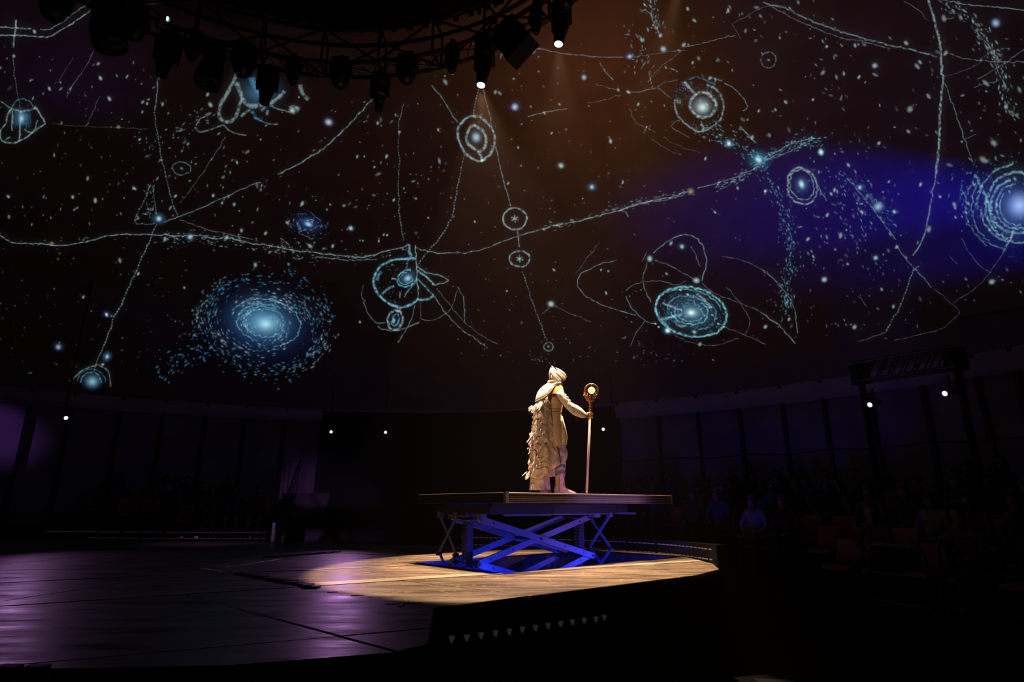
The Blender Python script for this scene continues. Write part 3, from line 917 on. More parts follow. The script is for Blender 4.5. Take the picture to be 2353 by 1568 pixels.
# big spiral
c = Chart()
c.disc(605, 745, 165, 118, 0.12, 0.55, DEEPB, 0.0).disc(604, 738, 112, 76, 0.2, 0.85, np.array((.035, .16, .26)), 0.0).disc(610, 744, 66, 44, 0.1, 1.0, np.array((.13, .30, .31)), 0.0).disc(611, 746, 30, 22, 0, 0.8, np.array((.26, .40, .34)), 0.0)
swirl(c, 606, 745, 150, 105, 0.12, 520, (TEAL * 1.0, SKYB * 0.85), 0.14, 1.02, 3.4, (1.1, 2.9), 2, 0.45, (.25, .85))
swirl(c, 606, 745, 158, 112, 0.12, 260, (PALE, PALE * .75), 0.25, 1.10, 3.4, (1.3, 3.2), 2, 0.6, (.35, 1.0))
for q, a0, a1 in ((.32, 40, 330), (.42, 100, 300), (.55, 200, 420), (.36, 180, 300)):
    c.ellipse(608, 743, 150 * q, 102 * q, 0.12, a0, a1, 2.4, 0.5, TEAL * 1.7, 1.8)
c.build('projected_galaxy')
# shell nebula with a hanging pendant
c = Chart()
c.disc(937, 640, 30, 26, -0.5, 0.7, SKYB, 0.0).disc(937, 640, 13, 10, -0.6, 0.9, np.array((.36, .55, .44)), 0.15)
c.ellipse(935, 640, 23, 18, -0.55, 30, 320, 3, .8, TEAL * 1.7).ellipse(934, 640, 17, 13, -0.55, 40, 300, 2.4, .6, TEAL * 1.5)
c.line(T('F', 1390,765, 1300,762, 1200,775, 1110,805, 1050,860, 1015,940, 1025,1020, 1060,1090, 1130,1155, 1230,1200, 1310,1190, 1380,1150, 1415,1125), 4.2, .9, TEAL * 1.7)
c.line(T('F', 1415,1130, 1500,1135, 1555,1095), 4, .8, TEAL * 1.6).line(T('F', 1390,640, 1395,800, 1405,960, 1415,1130), 2.2, .7, PALE)
c.line(T('F', 1405,870, 1480,920, 1555,1000), 4, .75, TEAL * 1.7).line(T('F', 1400,830, 1500,895), 3, .6).line(T('F', 1405,950, 1480,1020, 1555,1095), 3, .6, TEAL * 1.5).line(T('F', 1500,890, 1620,920, 1690,960), 2.5, .5).line(T('F', 1555,1000, 1640,985, 1690,960), 2.5, .5)
c.line(T('F', 1335,640, 1335,700, 1355,745), 5, .7, TEAL * 1.5).line(T('F', 1090,1085, 1140,1040, 1200,1010), 4, .6, TEAL * 1.3).line(T('F', 1175,940, 1220,950), 4, .6).line(T('F', 1290,1110, 1330,1040, 1390,980), 2.4, .5).line(T('F', 1330,770, 1300,860), 2.4, .4).line(T('F', 1250,1060, 1250,1120), 3, .4)
c.line(T('F', 1045,960, 1055,910, 1085,880), 6, .5, TEAL * 1.4).line(T('F', 1240,1205, 1240,1250), 7, .7)
c.ellipse(908, 736, 17, 23, 0.15, 0, 360, 4, .85, PALE).ellipse(908, 736, 8, 14, 0.3, 0, 360, 3.5, .7, SKYB * 1.5).disc(905, 738, 5, 9, .3, .9, WHITE, .2)
for k in range(90):
    a = rng.uniform(0, 2 * PI); q = rng.uniform(.4, 1.0)
    c.disc(930 + 60 * q * math.cos(a), 645 + 55 * q * math.sin(a), rng.uniform(1.2, 3), rng.uniform(1, 2), rng.uniform(0, 3), rng.uniform(.15, .5), TEAL, .3)
c.build('projected_galaxy')
# oval galaxy with spokes
c = Chart()
c.disc(1588, 718, 90, 62, 0.2, 0.6, SKYB * .8, 0.0).disc(1589, 719, 30, 20, 0.1, 1.0, np.array((.30, .46, .42)), 0.0).disc(1588, 719, 13, 10, 0, 1.0, WHITE, .1)
c.ellipse(1588, 717, 83, 56, 0.22, 0, 360, 4, .9, TEAL * 1.8, .8).ellipse(1584, 716, 78, 50, 0.22, 120, 330, 3, .6, TEAL * 1.5, .8)
for q, a0, a1, b in ((.52, -60, 160, .8), (.62, 150, 330, .45), (.40, 20, 190, .5), (.75, -30, 60, .4)):
    c.ellipse(1584, 716, 83 * q, 56 * q, 0.22, a0, a1, 2.8, b, TEAL * 1.7)
c.line(T('G', 1265,1160, 1340,1195, 1440,1225), 4, .8).line(T('G', 1250,1310, 1340,1290, 1440,1265), 5, .8, TEAL * 1.8).line(T('G', 1570,1080, 1640,1140, 1700,1200), 4, .7).line(T('G', 1540,1090, 1560,1180), 3, .5).line(T('G', 1380,1330, 1430,1380, 1475,1365), 4, .6).line(T('G', 1600,1210, 1650,1290), 3, .5)
for x, y, r in ((1425, 1045, 5), (1490, 1085, 5), (1550, 1425, 7), (1700, 1200, 5), (1310, 1412, 8), (1710, 1270, 4), (1230, 1380, 4), (1815, 1378, 4), (1200, 1350, 4), (1765, 1350, 4)):
    (px, py), = T('G', x, y)
    c.disc(px, py, r, r * .75, .4, .95, WHITE, .3)
swirl(c, 1588, 718, 80, 52, .22, 260, (TEAL * 1.2, SKYB), .25, 1.0, 2.2, (1, 2.3), 3, .9, (.3, .8))
c.build('projected_galaxy')
# ringed globe high up
c = Chart()
c.disc(1613, 245, 30, 27, 0, 0.95, np.array((.26, .38, .40)), .25).disc(1615, 248, 17, 15, 0, .8, WHITE, .3)
c.line(T('C', 1560,850, 1520,900, 1510,960, 1550,1020, 1620,1060, 1690,1045, 1740,990, 1740,920, 1700,860, 1640,830, 1580,845, 1560,850), 5.5, .9, PALE)
c.line(T('C', 1460,735, 1510,800, 1570,860), 5, .85).line(T('C', 1370,920, 1390,1010, 1450,1100, 1530,1155, 1610,1190, 1700,1150, 1780,1080, 1815,980, 1800,880, 1740,800, 1660,760), 3.6, .6)
c.line(T('C', 1500,720, 1570,690, 1640,720, 1740,760), 3, .35, SKYB * 1.5).line(T('C', 1370,900, 1430,925), 5, .8).line(T('C', 1610,1120, 1640,1150, 1620,1190), 5, .7)
for k in range(120):
    a = rng.uniform(0, 2 * PI); q = rng.normal(.85, .12)
    c.disc(1606 + 58 * q * math.cos(a), 245 + 55 * q * math.sin(a), rng.uniform(1, 2.6), rng.uniform(1, 1.8), a + 1.5, rng.uniform(.2, .6), TEAL * 1.3, .3)
for k in range(60):
    c.disc(rng.uniform(1548, 1592), rng.uniform(188, 240), rng.uniform(2, 7), 1.2, rng.uniform(.4, 2), rng.uniform(.2, .55), SKYB, .2)
c.build('projected_galaxy')
# egg with double ring below the lit spotlight
c = Chart()
c.line(T('B', 1905,1045, 1840,1070, 1790,1130, 1770,1200, 1785,1280, 1830,1370, 1900,1430, 1985,1450, 2060,1390, 2105,1290, 2095,1190, 2030,1100, 1960,1055, 1905,1045), 4.6, .85, PALE)
c.line(T('B', 1915,1125, 1870,1170, 1850,1240, 1870,1300, 1920,1340, 1970,1365, 2015,1320, 2025,1240, 1990,1170, 1930,1130, 1915,1125), 5, .9, PALE)
c.disc(1094, 315, 20, 24, 0, .7, SKYB * .9, .1).disc(1094, 316, 12, 14, -.3, .9, np.array((.34, .46, .42)), .35).line(T('B', 1950,1365, 1980,1400, 1990,1450), 4.5, .8).disc(1108, 369, 5, 5, 0, .9, WHITE, .3)
c.build('projected_galaxy')
# great ringed galaxy on the right
c = Chart()
c.disc(2335, 478, 120, 120, 0, .75, np.array((.015, .05, .20)), 0.0).disc(2338, 474, 55, 58, 0, .9, np.array((.10, .20, .42)), 0.0).disc(2345, 472, 34, 36, 0, .9, np.array((.26, .34, .50)), .3)
for k, (rx, ry, a0, a1, w, b) in enumerate(((48, 52, 60, 260, 4, .6), (60, 62, 40, 250, 5, .7), (72, 78, 100, 290, 5, .7), (84, 84, 60, 170, 4, .55), (92, 96, 170, 260, 4, .5), (104, 104, 100, 210, 3, .35), (40, 44, 70, 220, 3.5, .6), (118, 112, 120, 200, 3, .3))):
    c.ellipse(2337, 474, rx, ry, 0.1, a0, a1, w, b, TEAL * 1.6 * .6 + PALE * .4, 1.5)
c.line(T('H', 1910,0, 1960,110, 2020,230, 2050,360, 2100,490), 5, .6, TEAL * 1.6).line(T('H', 2250,540, 2230,580), 5, .6)
for x, y, r in ((1900, 95, 8), (1975, 110, 7), (1725, 275, 11), (1730, 305, 8), (1850, 265, 9), (1835, 350, 6), (1735, 390, 7), (2105, 275, 9), (2020, 250, 9), (2220, 160, 7), (1795, 385, 5), (1850, 430, 5), (2040, 500, 7), (2270, 45, 9)):
    (px, py), = T('H', x, y)
    c.disc(px, py, r * .8, r * .5, 1.0, .8, PALE, .3)
swirl(c, 2337, 474, 110, 110, 0, 260, (TEAL, SKYB), .4, 1.15, 2.2, (1, 2.4), 3, .9, (.2, .6))
c.build('projected_galaxy')
# small oval beside the bright node
c = Chart()
c.ellipse(1843, 428, 34, 42, -.3, 0, 360, 3.4, .75, PALE, 1.4).ellipse(1843, 425, 27, 35, -.3, 0, 360, 2.8, .6, PALE, 1.4).disc(1842, 425, 26, 30, -.2, .7, SKYB * .8, 0).disc(1842, 424, 8, 13, -.35, 1, WHITE, .35)
c.build('projected_galaxy')
# half-set galaxy on the hem at the left
c = Chart()
c.disc(212, 876, 30, 26, 0, .9, SKYB * .8, 0).disc(212, 878, 19, 17, 0, .8, np.array((.22, .38, .34)), .1).ellipse(210, 880, 24, 24, 0, 180, 360, 3, .6, TEAL).ellipse(210, 882, 33, 34, 0, 190, 355, 2.2, .4, TEAL)
c.line(T('I', 500,240, 560,190, 620,150, 700,120), 2.6, .5).line(T('I', 700,120, 780,170, 795,280), 2.6, .4).disc(246, 820, 14, 17, .5, .9, SKYB * .9, 0).disc(246, 820, 5, 7, .3, .9, WHITE, .2).disc(236, 838, 5, 4, 0, .8, WHITE, .3).disc(172, 842, 4, 5, 0, .7, WHITE, .3)
c.build('projected_galaxy')
# fan-shaped cell figure at the far left
c = Chart()
c.disc(50, 270, 26, 30, 0, .55, SKYB, 0).disc(50, 273, 8, 14, .1, .9, np.array((.36, .5, .40)), .2)
c.line(T('A', 100,980, 60,1060, 55,1110, 20,1150, 0,1210, 20,1270, 100,1290, 180,1270, 250,1230, 310,1180, 400,1110, 370,1040, 310,960), 3.4, .65).line(T('A', 100,980, 200,1000, 330,975), 4, .6).line(T('A', 110,1000, 110,1180), 3, .5).line(T('A', 180,1000, 175,1280), 3, .6).line(T('A', 0,910, 100,975), 3, .4).line(T('A', 220,1160, 280,1200, 320,1150, 340,1080), 3, .4).ellipse(52, 262, 28, 34, 0, 180, 330, 3, .4, TEAL)
for k in range(26):
    c.line([(28 + k * 1.7, 255 + rng.uniform(-3, 8)), (28 + k * 1.7, 290 + rng.uniform(-6, 6))], 1.6, rng.uniform(.1, .4), SKYB * 1.2, jit=0)
c.build('projected_galaxy')
# knotted blue figure behind the lamps
c = Chart()
c.disc(598, 208, 80, 60, 0, .28, SKYB, 0).disc(590, 215, 45, 40, 0, .4, SKYB * .8, 0)
c.line(T('A', 2130,660, 2080,780, 2000,920, 1970,1010, 1995,1080, 2050,1100, 2120,1060, 2160,940, 2190,880), 6, .6, PALE).line(T('A', 2130,740, 2170,850, 2200,910, 2270,960, 2352,940), 8, .65, PALE).line(T('A', 2270,700, 2300,780, 2352,830), 12, .45, SKYB * 1.5).line(T('A', 2170,1050, 2260,980), 5, .5).line(T('A', 2280,1000, 2300,1060, 2352,1090), 5, .45, SKYB * 1.6)
c.line(T('B', 0,940, 80,930, 160,870, 210,820), 7, .6, PALE).line(T('B', 350,760, 365,830, 430,900), 7, .5).line(T('B', 270,950, 300,1010, 330,960), 9, .65).disc(671, 254, 10, 9, 0, .8, np.array((.36, .48, .44)), .3).line(T('B', 60,990, 50,1040), 5, .45).line(T('B', 0,1000, 40,960), 6, .5)
c.build('projected_galaxy')
# compact blue spindle
c = Chart()
c.disc(708, 515, 44, 30, .25, .8, DEEPB, 0).disc(709, 516, 12, 7, .3, 1, np.array((.4, .55, .5)), .25).disc(706, 512, 18, 12, .3, .6, SKYB, 0)
swirl(c, 708, 518, 46, 30, .3, 90, (PALE, SKYB), .3, 1.1, 2, (1, 2.2), 2, .8, (.3, .8))
c.build('projected_galaxy')
# rings with a star inside, on the thin hanging line
for x, y, rx, ry, b in ((1183, 503, 27, 25, .8), (1194, 595, 23, 18, .7), (1766, 138, 17, 19, .3), (417, 387, 21, 15, .3), (1260, 797, 11, 10, .45)):
    c = Chart()
    c.ellipse(x, y, rx, ry, .1, 0, 360, 3.4 if b > .5 else 2.4, b, PALE, .8)
    for a in (0.4, 1.5, 2.6):
        if b > .5: c.line([(x - 9 * math.cos(a), y - 9 * math.sin(a)), (x + 9 * math.cos(a), y + 9 * math.sin(a))], 2.6, .7, PALE, jit=0)
    if b < .5: c.disc(x, y, 5, 4, .3, .6, PALE, .2)
    c.build('projected_ring')
# glowing nodes
for x, y, r, glow, gc, b in ((1743, 367, 12, 42, np.array((.03, .30, .42)), 1.0), (365, 503, 8, 26, SKYB, .95), (1183, 246, 10, 24, np.array((.05, .06, .26)), .95), (755, 281, 11, 22, np.array((.06, .07, .16)), .9), (437, 545, 8, 20, SKYB * .7, .8), (2288, 53, 12, 22, np.array((.03, .10, .40)), .7),
    (1360, 430, 7, 20, np.array((.05, .16, .35)), .9), (1289, 381, 8, 18, np.array((.10, .14, .20)), .85), (806, 525, 7, 14, SKYB * .8, .9), (1266, 699, 9, 18, np.array((.10, .16, .18)), .85), (1447, 130, 8, 18, np.array((.05, .08, .22)), .8), (1524, 113, 9, 16, np.array((.05, .08, .20)), .8),
    (1493, 595, 9, 16, SKYB * .5, .9), (1600, 645, 10, 14, SKYB * .4, .9), (1567, 567, 7, 18, SKYB * .4, .85), (134, 798, 8, 20, np.array((.03, .06, .22)), .6), (1534, 760, 8, 20, SKYB, .9), (2010, 151, 8, 16, np.array((.06, .07, .16)), .7), (1675, 330, 9, 22, SKYB, .8), (2018, 475, 14, 26, SKYB, .6), (1976, 431, 7, 16, SKYB, .7), (2055, 487, 6, 12, SKYB, .7), (1886, 350, 9, 14, TEAL, .8), (1342, 178, 8, 14, np.array((.05, .07, .18)), .75), (1223, 115, 11, 14, TEAL, .5), (245, 723, 5, 16, DEEPB, .8), (1587, 440, 10, 12, YEL * .4, .5), (119, 560, 7, 9, YEL * .4, .4), (272, 292, 6, 8, YEL * .4, .4), (2012, 593, 7, 14, SKYB * .6, .8), (1894, 643, 8, 12, TEAL * .6, .8), (2279, 648, 9, 12, TEAL * .4, .6)):
    c = Chart()
    c.disc(x, y, glow * .9, glow * .75, .2, .6, gc, 0.0)
    c.disc(x, y, r, r * rng.uniform(.75, 1), rng.uniform(0, 3), b, WHITE if gc[0] < gc[2] or gc[0] < .1 else YEL, .35)
    c.build('projected_star')
# dusty bands of fragments
dust = Chart()
def band(P, n, spread, size, b, col=PALE, ang=None):
    Q = np.array(catmull(P, 5))
    for k in range(n):
        i = rng.integers(len(Q) - 1)
        d = Q[i + 1] - Q[i]
        a = math.atan2(d[1], d[0]) + rng.normal(0, .35) if ang is None else ang + rng.normal(0, .3)
        off = rng.normal(0, spread, 2)
        s = rng.uniform(*size)
        dust.disc(Q[i][0] + off[0], Q[i][1] + off[1], s * rng.uniform(1.1, 2.6), s * rng.uniform(.7, 1), a, rng.uniform(.25, 1) * b, col, .35)
band([(1490, 0), (1505, 45), (1510, 80)], 60, 9, (1.5, 3.5), .7)
band([(1440, 75), (1480, 130), (1470, 170)], 45, 14, (1.4, 3.2), .6)
band([(1625, 300), (1680, 325), (1740, 365)], 90, 12, (1.3, 3.2), .7, TEAL * 1.5)
band([(1740, 370), (1820, 335), (1880, 322)], 150, 7, (1.2, 2.8), .6, TEAL * 1.5)
band([(1640, 430), (1700, 410), (1745, 375)], 70, 5, (1.3, 2.8), .6)
band([(1745, 380), (1775, 430), (1800, 480), (1815, 560), (1818, 640)], 170, 10, (1.2, 2.8), .6, TEAL * 1.4)
band([(1800, 640), (1810, 680), (1800, 720)], 70, 9, (1.4, 3.0), .6, TEAL * 1.5)
band([(1940, 400), (1975, 435), (2030, 490), (2060, 520)], 70, 12, (1.3, 3.2), .5, TEAL * 1.4, .9)
band([(2170, 0), (2240, 60), (2290, 140), (2310, 220), (2340, 270)], 170, 11, (1.6, 4.2), .55)
band([(2240, 390), (2215, 440), (2230, 500)], 60, 14, (1.5, 3.4), .5, TEAL * 1.4)
band([(370, 548), (440, 545), (520, 550), (600, 565), (720, 590)], 150, 9, (1.2, 3.0), .55)
band([(0, 548), (60, 562), (250, 545)], 30, 6, (1.0, 2.2), .45)
band([(1250, 525), (1350, 500), (1480, 460), (1590, 440)], 110, 5, (1.2, 2.8), .5)
band([(640, 560), (760, 590), (860, 590), (940, 570)], 60, 5, (1.0, 2.4), .45)
band([(440, 770), (520, 660), (680, 640), (760, 720)], 160, 14, (1.2, 2.8), .55, SKYB * 1.6)
band([(380, 860), (470, 790), (520, 830), (640, 860), (740, 800)], 170, 14, (1.2, 3.0), .5, SKYB * 1.7)
band([(1900, 400), (1930, 450), (1980, 510), (1960, 560)], 60, 18, (1.4, 3.0), .6, PALE, 1.0)
band([(345, 430), (350, 480), (310, 500)], 30, 5, (1.2, 2.6), .5)
band([(330, 350), (420, 290), (480, 270)], 40, 12, (1.4, 3.0), .5)
band([(1225, 820), (1270, 840), (1290, 850)], 18, 7, (1.2, 2.2), .4)
band([(1340, 800), (1440, 810), (1560, 830)], 25, 10, (1.0, 2.0), .35)
# lone stars all over the roof, denser and larger where the photograph has them
def scatter(x0, x1, y0, y1, n, size, b, ang=None, hemcut=True):
    for k in range(n):
        x, y = rng.uniform(x0, x1), rng.uniform(y0, y1)
        s = rng.uniform(*size) * (1 if rng.random() > .15 else 1.5)
        a = (ang if ang is not None else 0) + rng.normal(0, .5)
        el = rng.uniform(1, 1.5) if ang is None else rng.uniform(1.1, 2.4)
        col = PALE if rng.random() < .72 else (MAUVE * 1.3 if rng.random() < .8 else YEL * .6)
        dust.disc(x, y, s * el * .9, s * .9, a, rng.uniform(.08, 1) ** 1.5 * b, col, rng.uniform(.2, .6))
scatter(0, 360, 90, 330, 75, (1.6, 3.6), .7, 2.0)
scatter(0, 600, 330, 520, 110, (1.3, 3.2), .65, 1.8)
scatter(0, 480, 540, 860, 130, (1.0, 2.6), .5)
scatter(360, 1050, 220, 480, 150, (1.3, 3.4), .6, 2.2)
scatter(640, 960, 440, 620, 75, (1.2, 3.2), .6)
scatter(960, 1500, 100, 480, 170, (1.3, 3.6), .6)
scatter(960, 1500, 460, 830, 120, (1.1, 2.6), .5)
scatter(1480, 1950, 0, 360, 150, (1.4, 3.8), .65, 1.0)
scatter(1860, 2353, 80, 420, 150, (1.4, 4.0), .6, .9)
scatter(1500, 1850, 440, 640, 55, (1.1, 2.6), .45)
scatter(1780, 2060, 400, 620, 120, (1.6, 3.8), .65, 1.05)
scatter(1760, 2120, 600, 780, 85, (1.3, 3.0), .5, .95)
scatter(2060, 2353, 400, 700, 50, (1.3, 3.2), .5, .8)
scatter(1000, 1830, 680, 830, 80, (1.0, 2.2), .4)
# small stray stars, each placed by eye
for t, x, y, r, b in (('A', 310,285,9,.8), ('A', 445,800,8,.8), ('A', 905,705,9,.9), ('A', 985,890,9,.8), ('A', 1870,852,8,.7), ('A', 1895,945,11,.7), ('A', 1258,1258,6,.8), ('A', 2135,1465,6,.8), ('A', 1285,920,7,.6), ('A', 1325,935,7,.6), ('A', 1465,940,7,.6), ('A', 885,575,8,.6), ('A', 125,505,8,.7), ('B', 1050,1110,8,.7), ('B', 1245,1190,7,.8), ('B', 1130,1410,8,.7), ('B', 865,1412,6,.7), ('B', 1020,1505,6,.6), ('B', 930,1410,4,.8), ('B', 1595,1170,6,.7), ('B', 2110,830,9,.6), ('B', 2150,840,8,.5), ('B', 1660,740,11,.5), ('B', 2315,1330,6,.6),
    ('C', 1490,80,8,.8), ('C', 1855,95,8,.8), ('C', 1550,185,8,.7), ('C', 1245,320,10,.8), ('C', 1075,360,9,.8), ('C', 1455,405,10,.8), ('C', 1535,565,7,.8), ('C', 1045,940,7,.8), ('C', 795,1272,9,.9), ('C', 955,830,8,.8), ('C', 865,810,7,.7), ('C', 200,1020,6,.8), ('C', 265,1200,6,.7), ('C', 335,940,6,.6), ('C', 1120,1145,5,.9), ('C', 2130,1000,7,.7), ('C', 2280,990,7,.6), ('C', 1690,705,9,.7), ('C', 1860,1295,10,.8), ('C', 1650,1430,7,.8), ('C', 2070,1240,9,.8),
    ('D', 575,420,8,.8), ('D', 1290,388,11,.7), ('D', 865,695,8,.8), ('D', 540,655,10,.5), ('D', 1325,985,16,.55), ('D', 205,920,8,.8), ('D', 450,898,7,.8), ('D', 1415,560,9,.6), ('D', 2080,1290,15,.55), ('D', 1985,1440,16,.5), ('D', 525,1370,12,.8), ('D', 770,1488,8,.8), ('D', 1045,1290,9,.8), ('D', 830,410,8,.7), ('D', 1630,165,13,.5), ('D', 730,665,7,.7), ('D', 1310,1185,8,.6), ('D', 2190,960,11,.6), ('D', 1645,480,10,.6),
    ('E', 75,205,8,.7), ('E', 655,208,8,.8), ('E', 858,240,9,.8), ('E', 1210,130,8,.7), ('E', 1920,195,8,.8), ('E', 1580,200,7,.7), ('E', 1485,590,9,.7), ('E', 2040,575,10,.7), ('E', 2300,820,10,.7), ('E', 1660,1025,6,.7), ('E', 1245,900,7,.8), ('E', 960,1270,8,.7), ('E', 750,1110,7,.6), ('E', 1080,780,9,.5), ('E', 2175,510,8,.7), ('E', 2110,275,7,.7), ('E', 2000,262,7,.7),
    ('F', 370,268,9,.8), ('F', 1195,235,6,.9), ('F', 1135,552,6,.8), ('F', 1105,548,5,.7), ('F', 645,650,8,.7), ('F', 440,650,10,.6), ('F', 235,440,8,.7), ('F', 1925,430,6,.8), ('F', 1505,395,5,.7), ('F', 1060,605,5,.8), ('F', 2213,1055,5,.9), ('F', 890,1335,6,.8), ('F', 40,535,8,.7), ('F', 2225,85,6,.7),
    ('G', 905,78,6,.8), ('G', 285,865,6,.8), ('G', 755,1073,6,.8), ('G', 1340,625,8,.8), ('G', 2190,1378,9,.8), ('G', 1735,345,6,.8), ('G', 1600,1535,9,.7), ('G', 2190,155,7,.8), ('G', 1940,128,7,.8), ('G', 710,865,5,.8), ('G', 1300,900,6,.7),
    ('H', 345,85,14,.3), ('H', 20,155,7,.8), ('H', 645,145,8,.8), ('H', 615,180,8,.7), ('H', 890,342,8,.9), ('H', 580,370,8,.8), ('H', 405,588,8,.8), ('H', 455,745,6,.8), ('H', 825,1380,11,.7), ('H', 1175,1195,8,.7), ('H', 1070,1040,7,.6), ('H', 1420,95,8,.8), ('H', 1135,70,6,.8), ('H', 1595,205,8,.7), ('H', 1495,498,12,.6), ('H', 1205,660,8,.7), ('H', 235,1310,8,.7), ('H', 700,555,10,.7)):
    (px, py), = T(t, x, y)
    dust.disc(px, py, r * .62 * rng.uniform(1, 1.5), r * .52, rng.uniform(.6, 2.4), b, WHITE * .85, .4)
tag(dust.build('projected_star_dust', 0.04), kind='stuff')

# ================================================================== RING TRUSS AND ITS LAMPS
RX, RY, RZ = -3.53, 4.74, 10.1
R_OUT, R_IN, TR_H = 6.38, 5.92, 0.86
truss = thing('ring_truss', (RX, RY, RZ), 'dark circular steel truss hung below the tent cupola', 'truss')
NB = 30
def rp(r, a, z):
    return Vector((r * math.cos(a), r * math.sin(a), z))
for r, z in ((R_OUT, 0), (R_IN, 0), (R_OUT, TR_H), (R_IN, TR_H)):
    path = [rp(r, 2 * PI * k / 120, z) for k in range(121)]
    smooth_by_angle(MB().tube(path, 0.045, 8, cap=False).build('truss_chord', M_TRUSS, truss))
for k in range(NB):
    a = 2 * PI * k / NB
    a2 = 2 * PI * (k + 1) / NB
    am = (a + a2) / 2
    runs = [(rp(R_OUT, a, 0), rp(R_OUT, a, TR_H)), (rp(R_IN, a, 0), rp(R_IN, a, TR_H)), (rp(R_OUT, a, 0), rp(R_IN, a, 0)), (rp(R_OUT, a, TR_H), rp(R_IN, a, TR_H)),
            (rp(R_OUT, a, TR_H), rp(R_OUT, a2, 0)) if k % 2 else (rp(R_OUT, a, 0), rp(R_OUT, a2, TR_H)),
            (rp(R_IN, a, 0), rp(R_IN, a2, TR_H)) if k % 2 else (rp(R_IN, a, TR_H), rp(R_IN, a2, 0)),
            (rp(R_OUT, a, 0), rp(R_IN, a2, 0))]
    for A, B in runs:
        MB().tube([A, B], 0.028, 6).build('truss_strut', M_TRUSS, truss)
for u in (492, 863, 1120, 300, 1190, 1175):
    a = math.atan2(*(lambda q: (q.y - RY, q.x - RX))(at_y(u, 100, RY + 5.8)))
    MB().tube([rp(6.15, a, TR_H), rp(6.15, a, TR_H + 1.25)], 0.05, 8).build('hoist_chain', M_BLACKMETAL, truss)
# loose cables sagging along the lower chord
for k in range(26):
    a = math.radians(20 + 5.2 * k)
    path = []
    for i in range(9):
        t = i / 8
        path.append(rp(6.15 + random.uniform(-.2, .2) * (0 if i in (0, 8) else 1), a + t * .16, 0.03 - 0.16 * math.sin(PI * t) * random.uniform(.4, 1) + 0.10 * random.random()))
    path = catmull([tuple(q) for q in path], 0.05)
    MB().tube(path, 0.011, 5).build('cable', M_BLACKMETAL, truss)

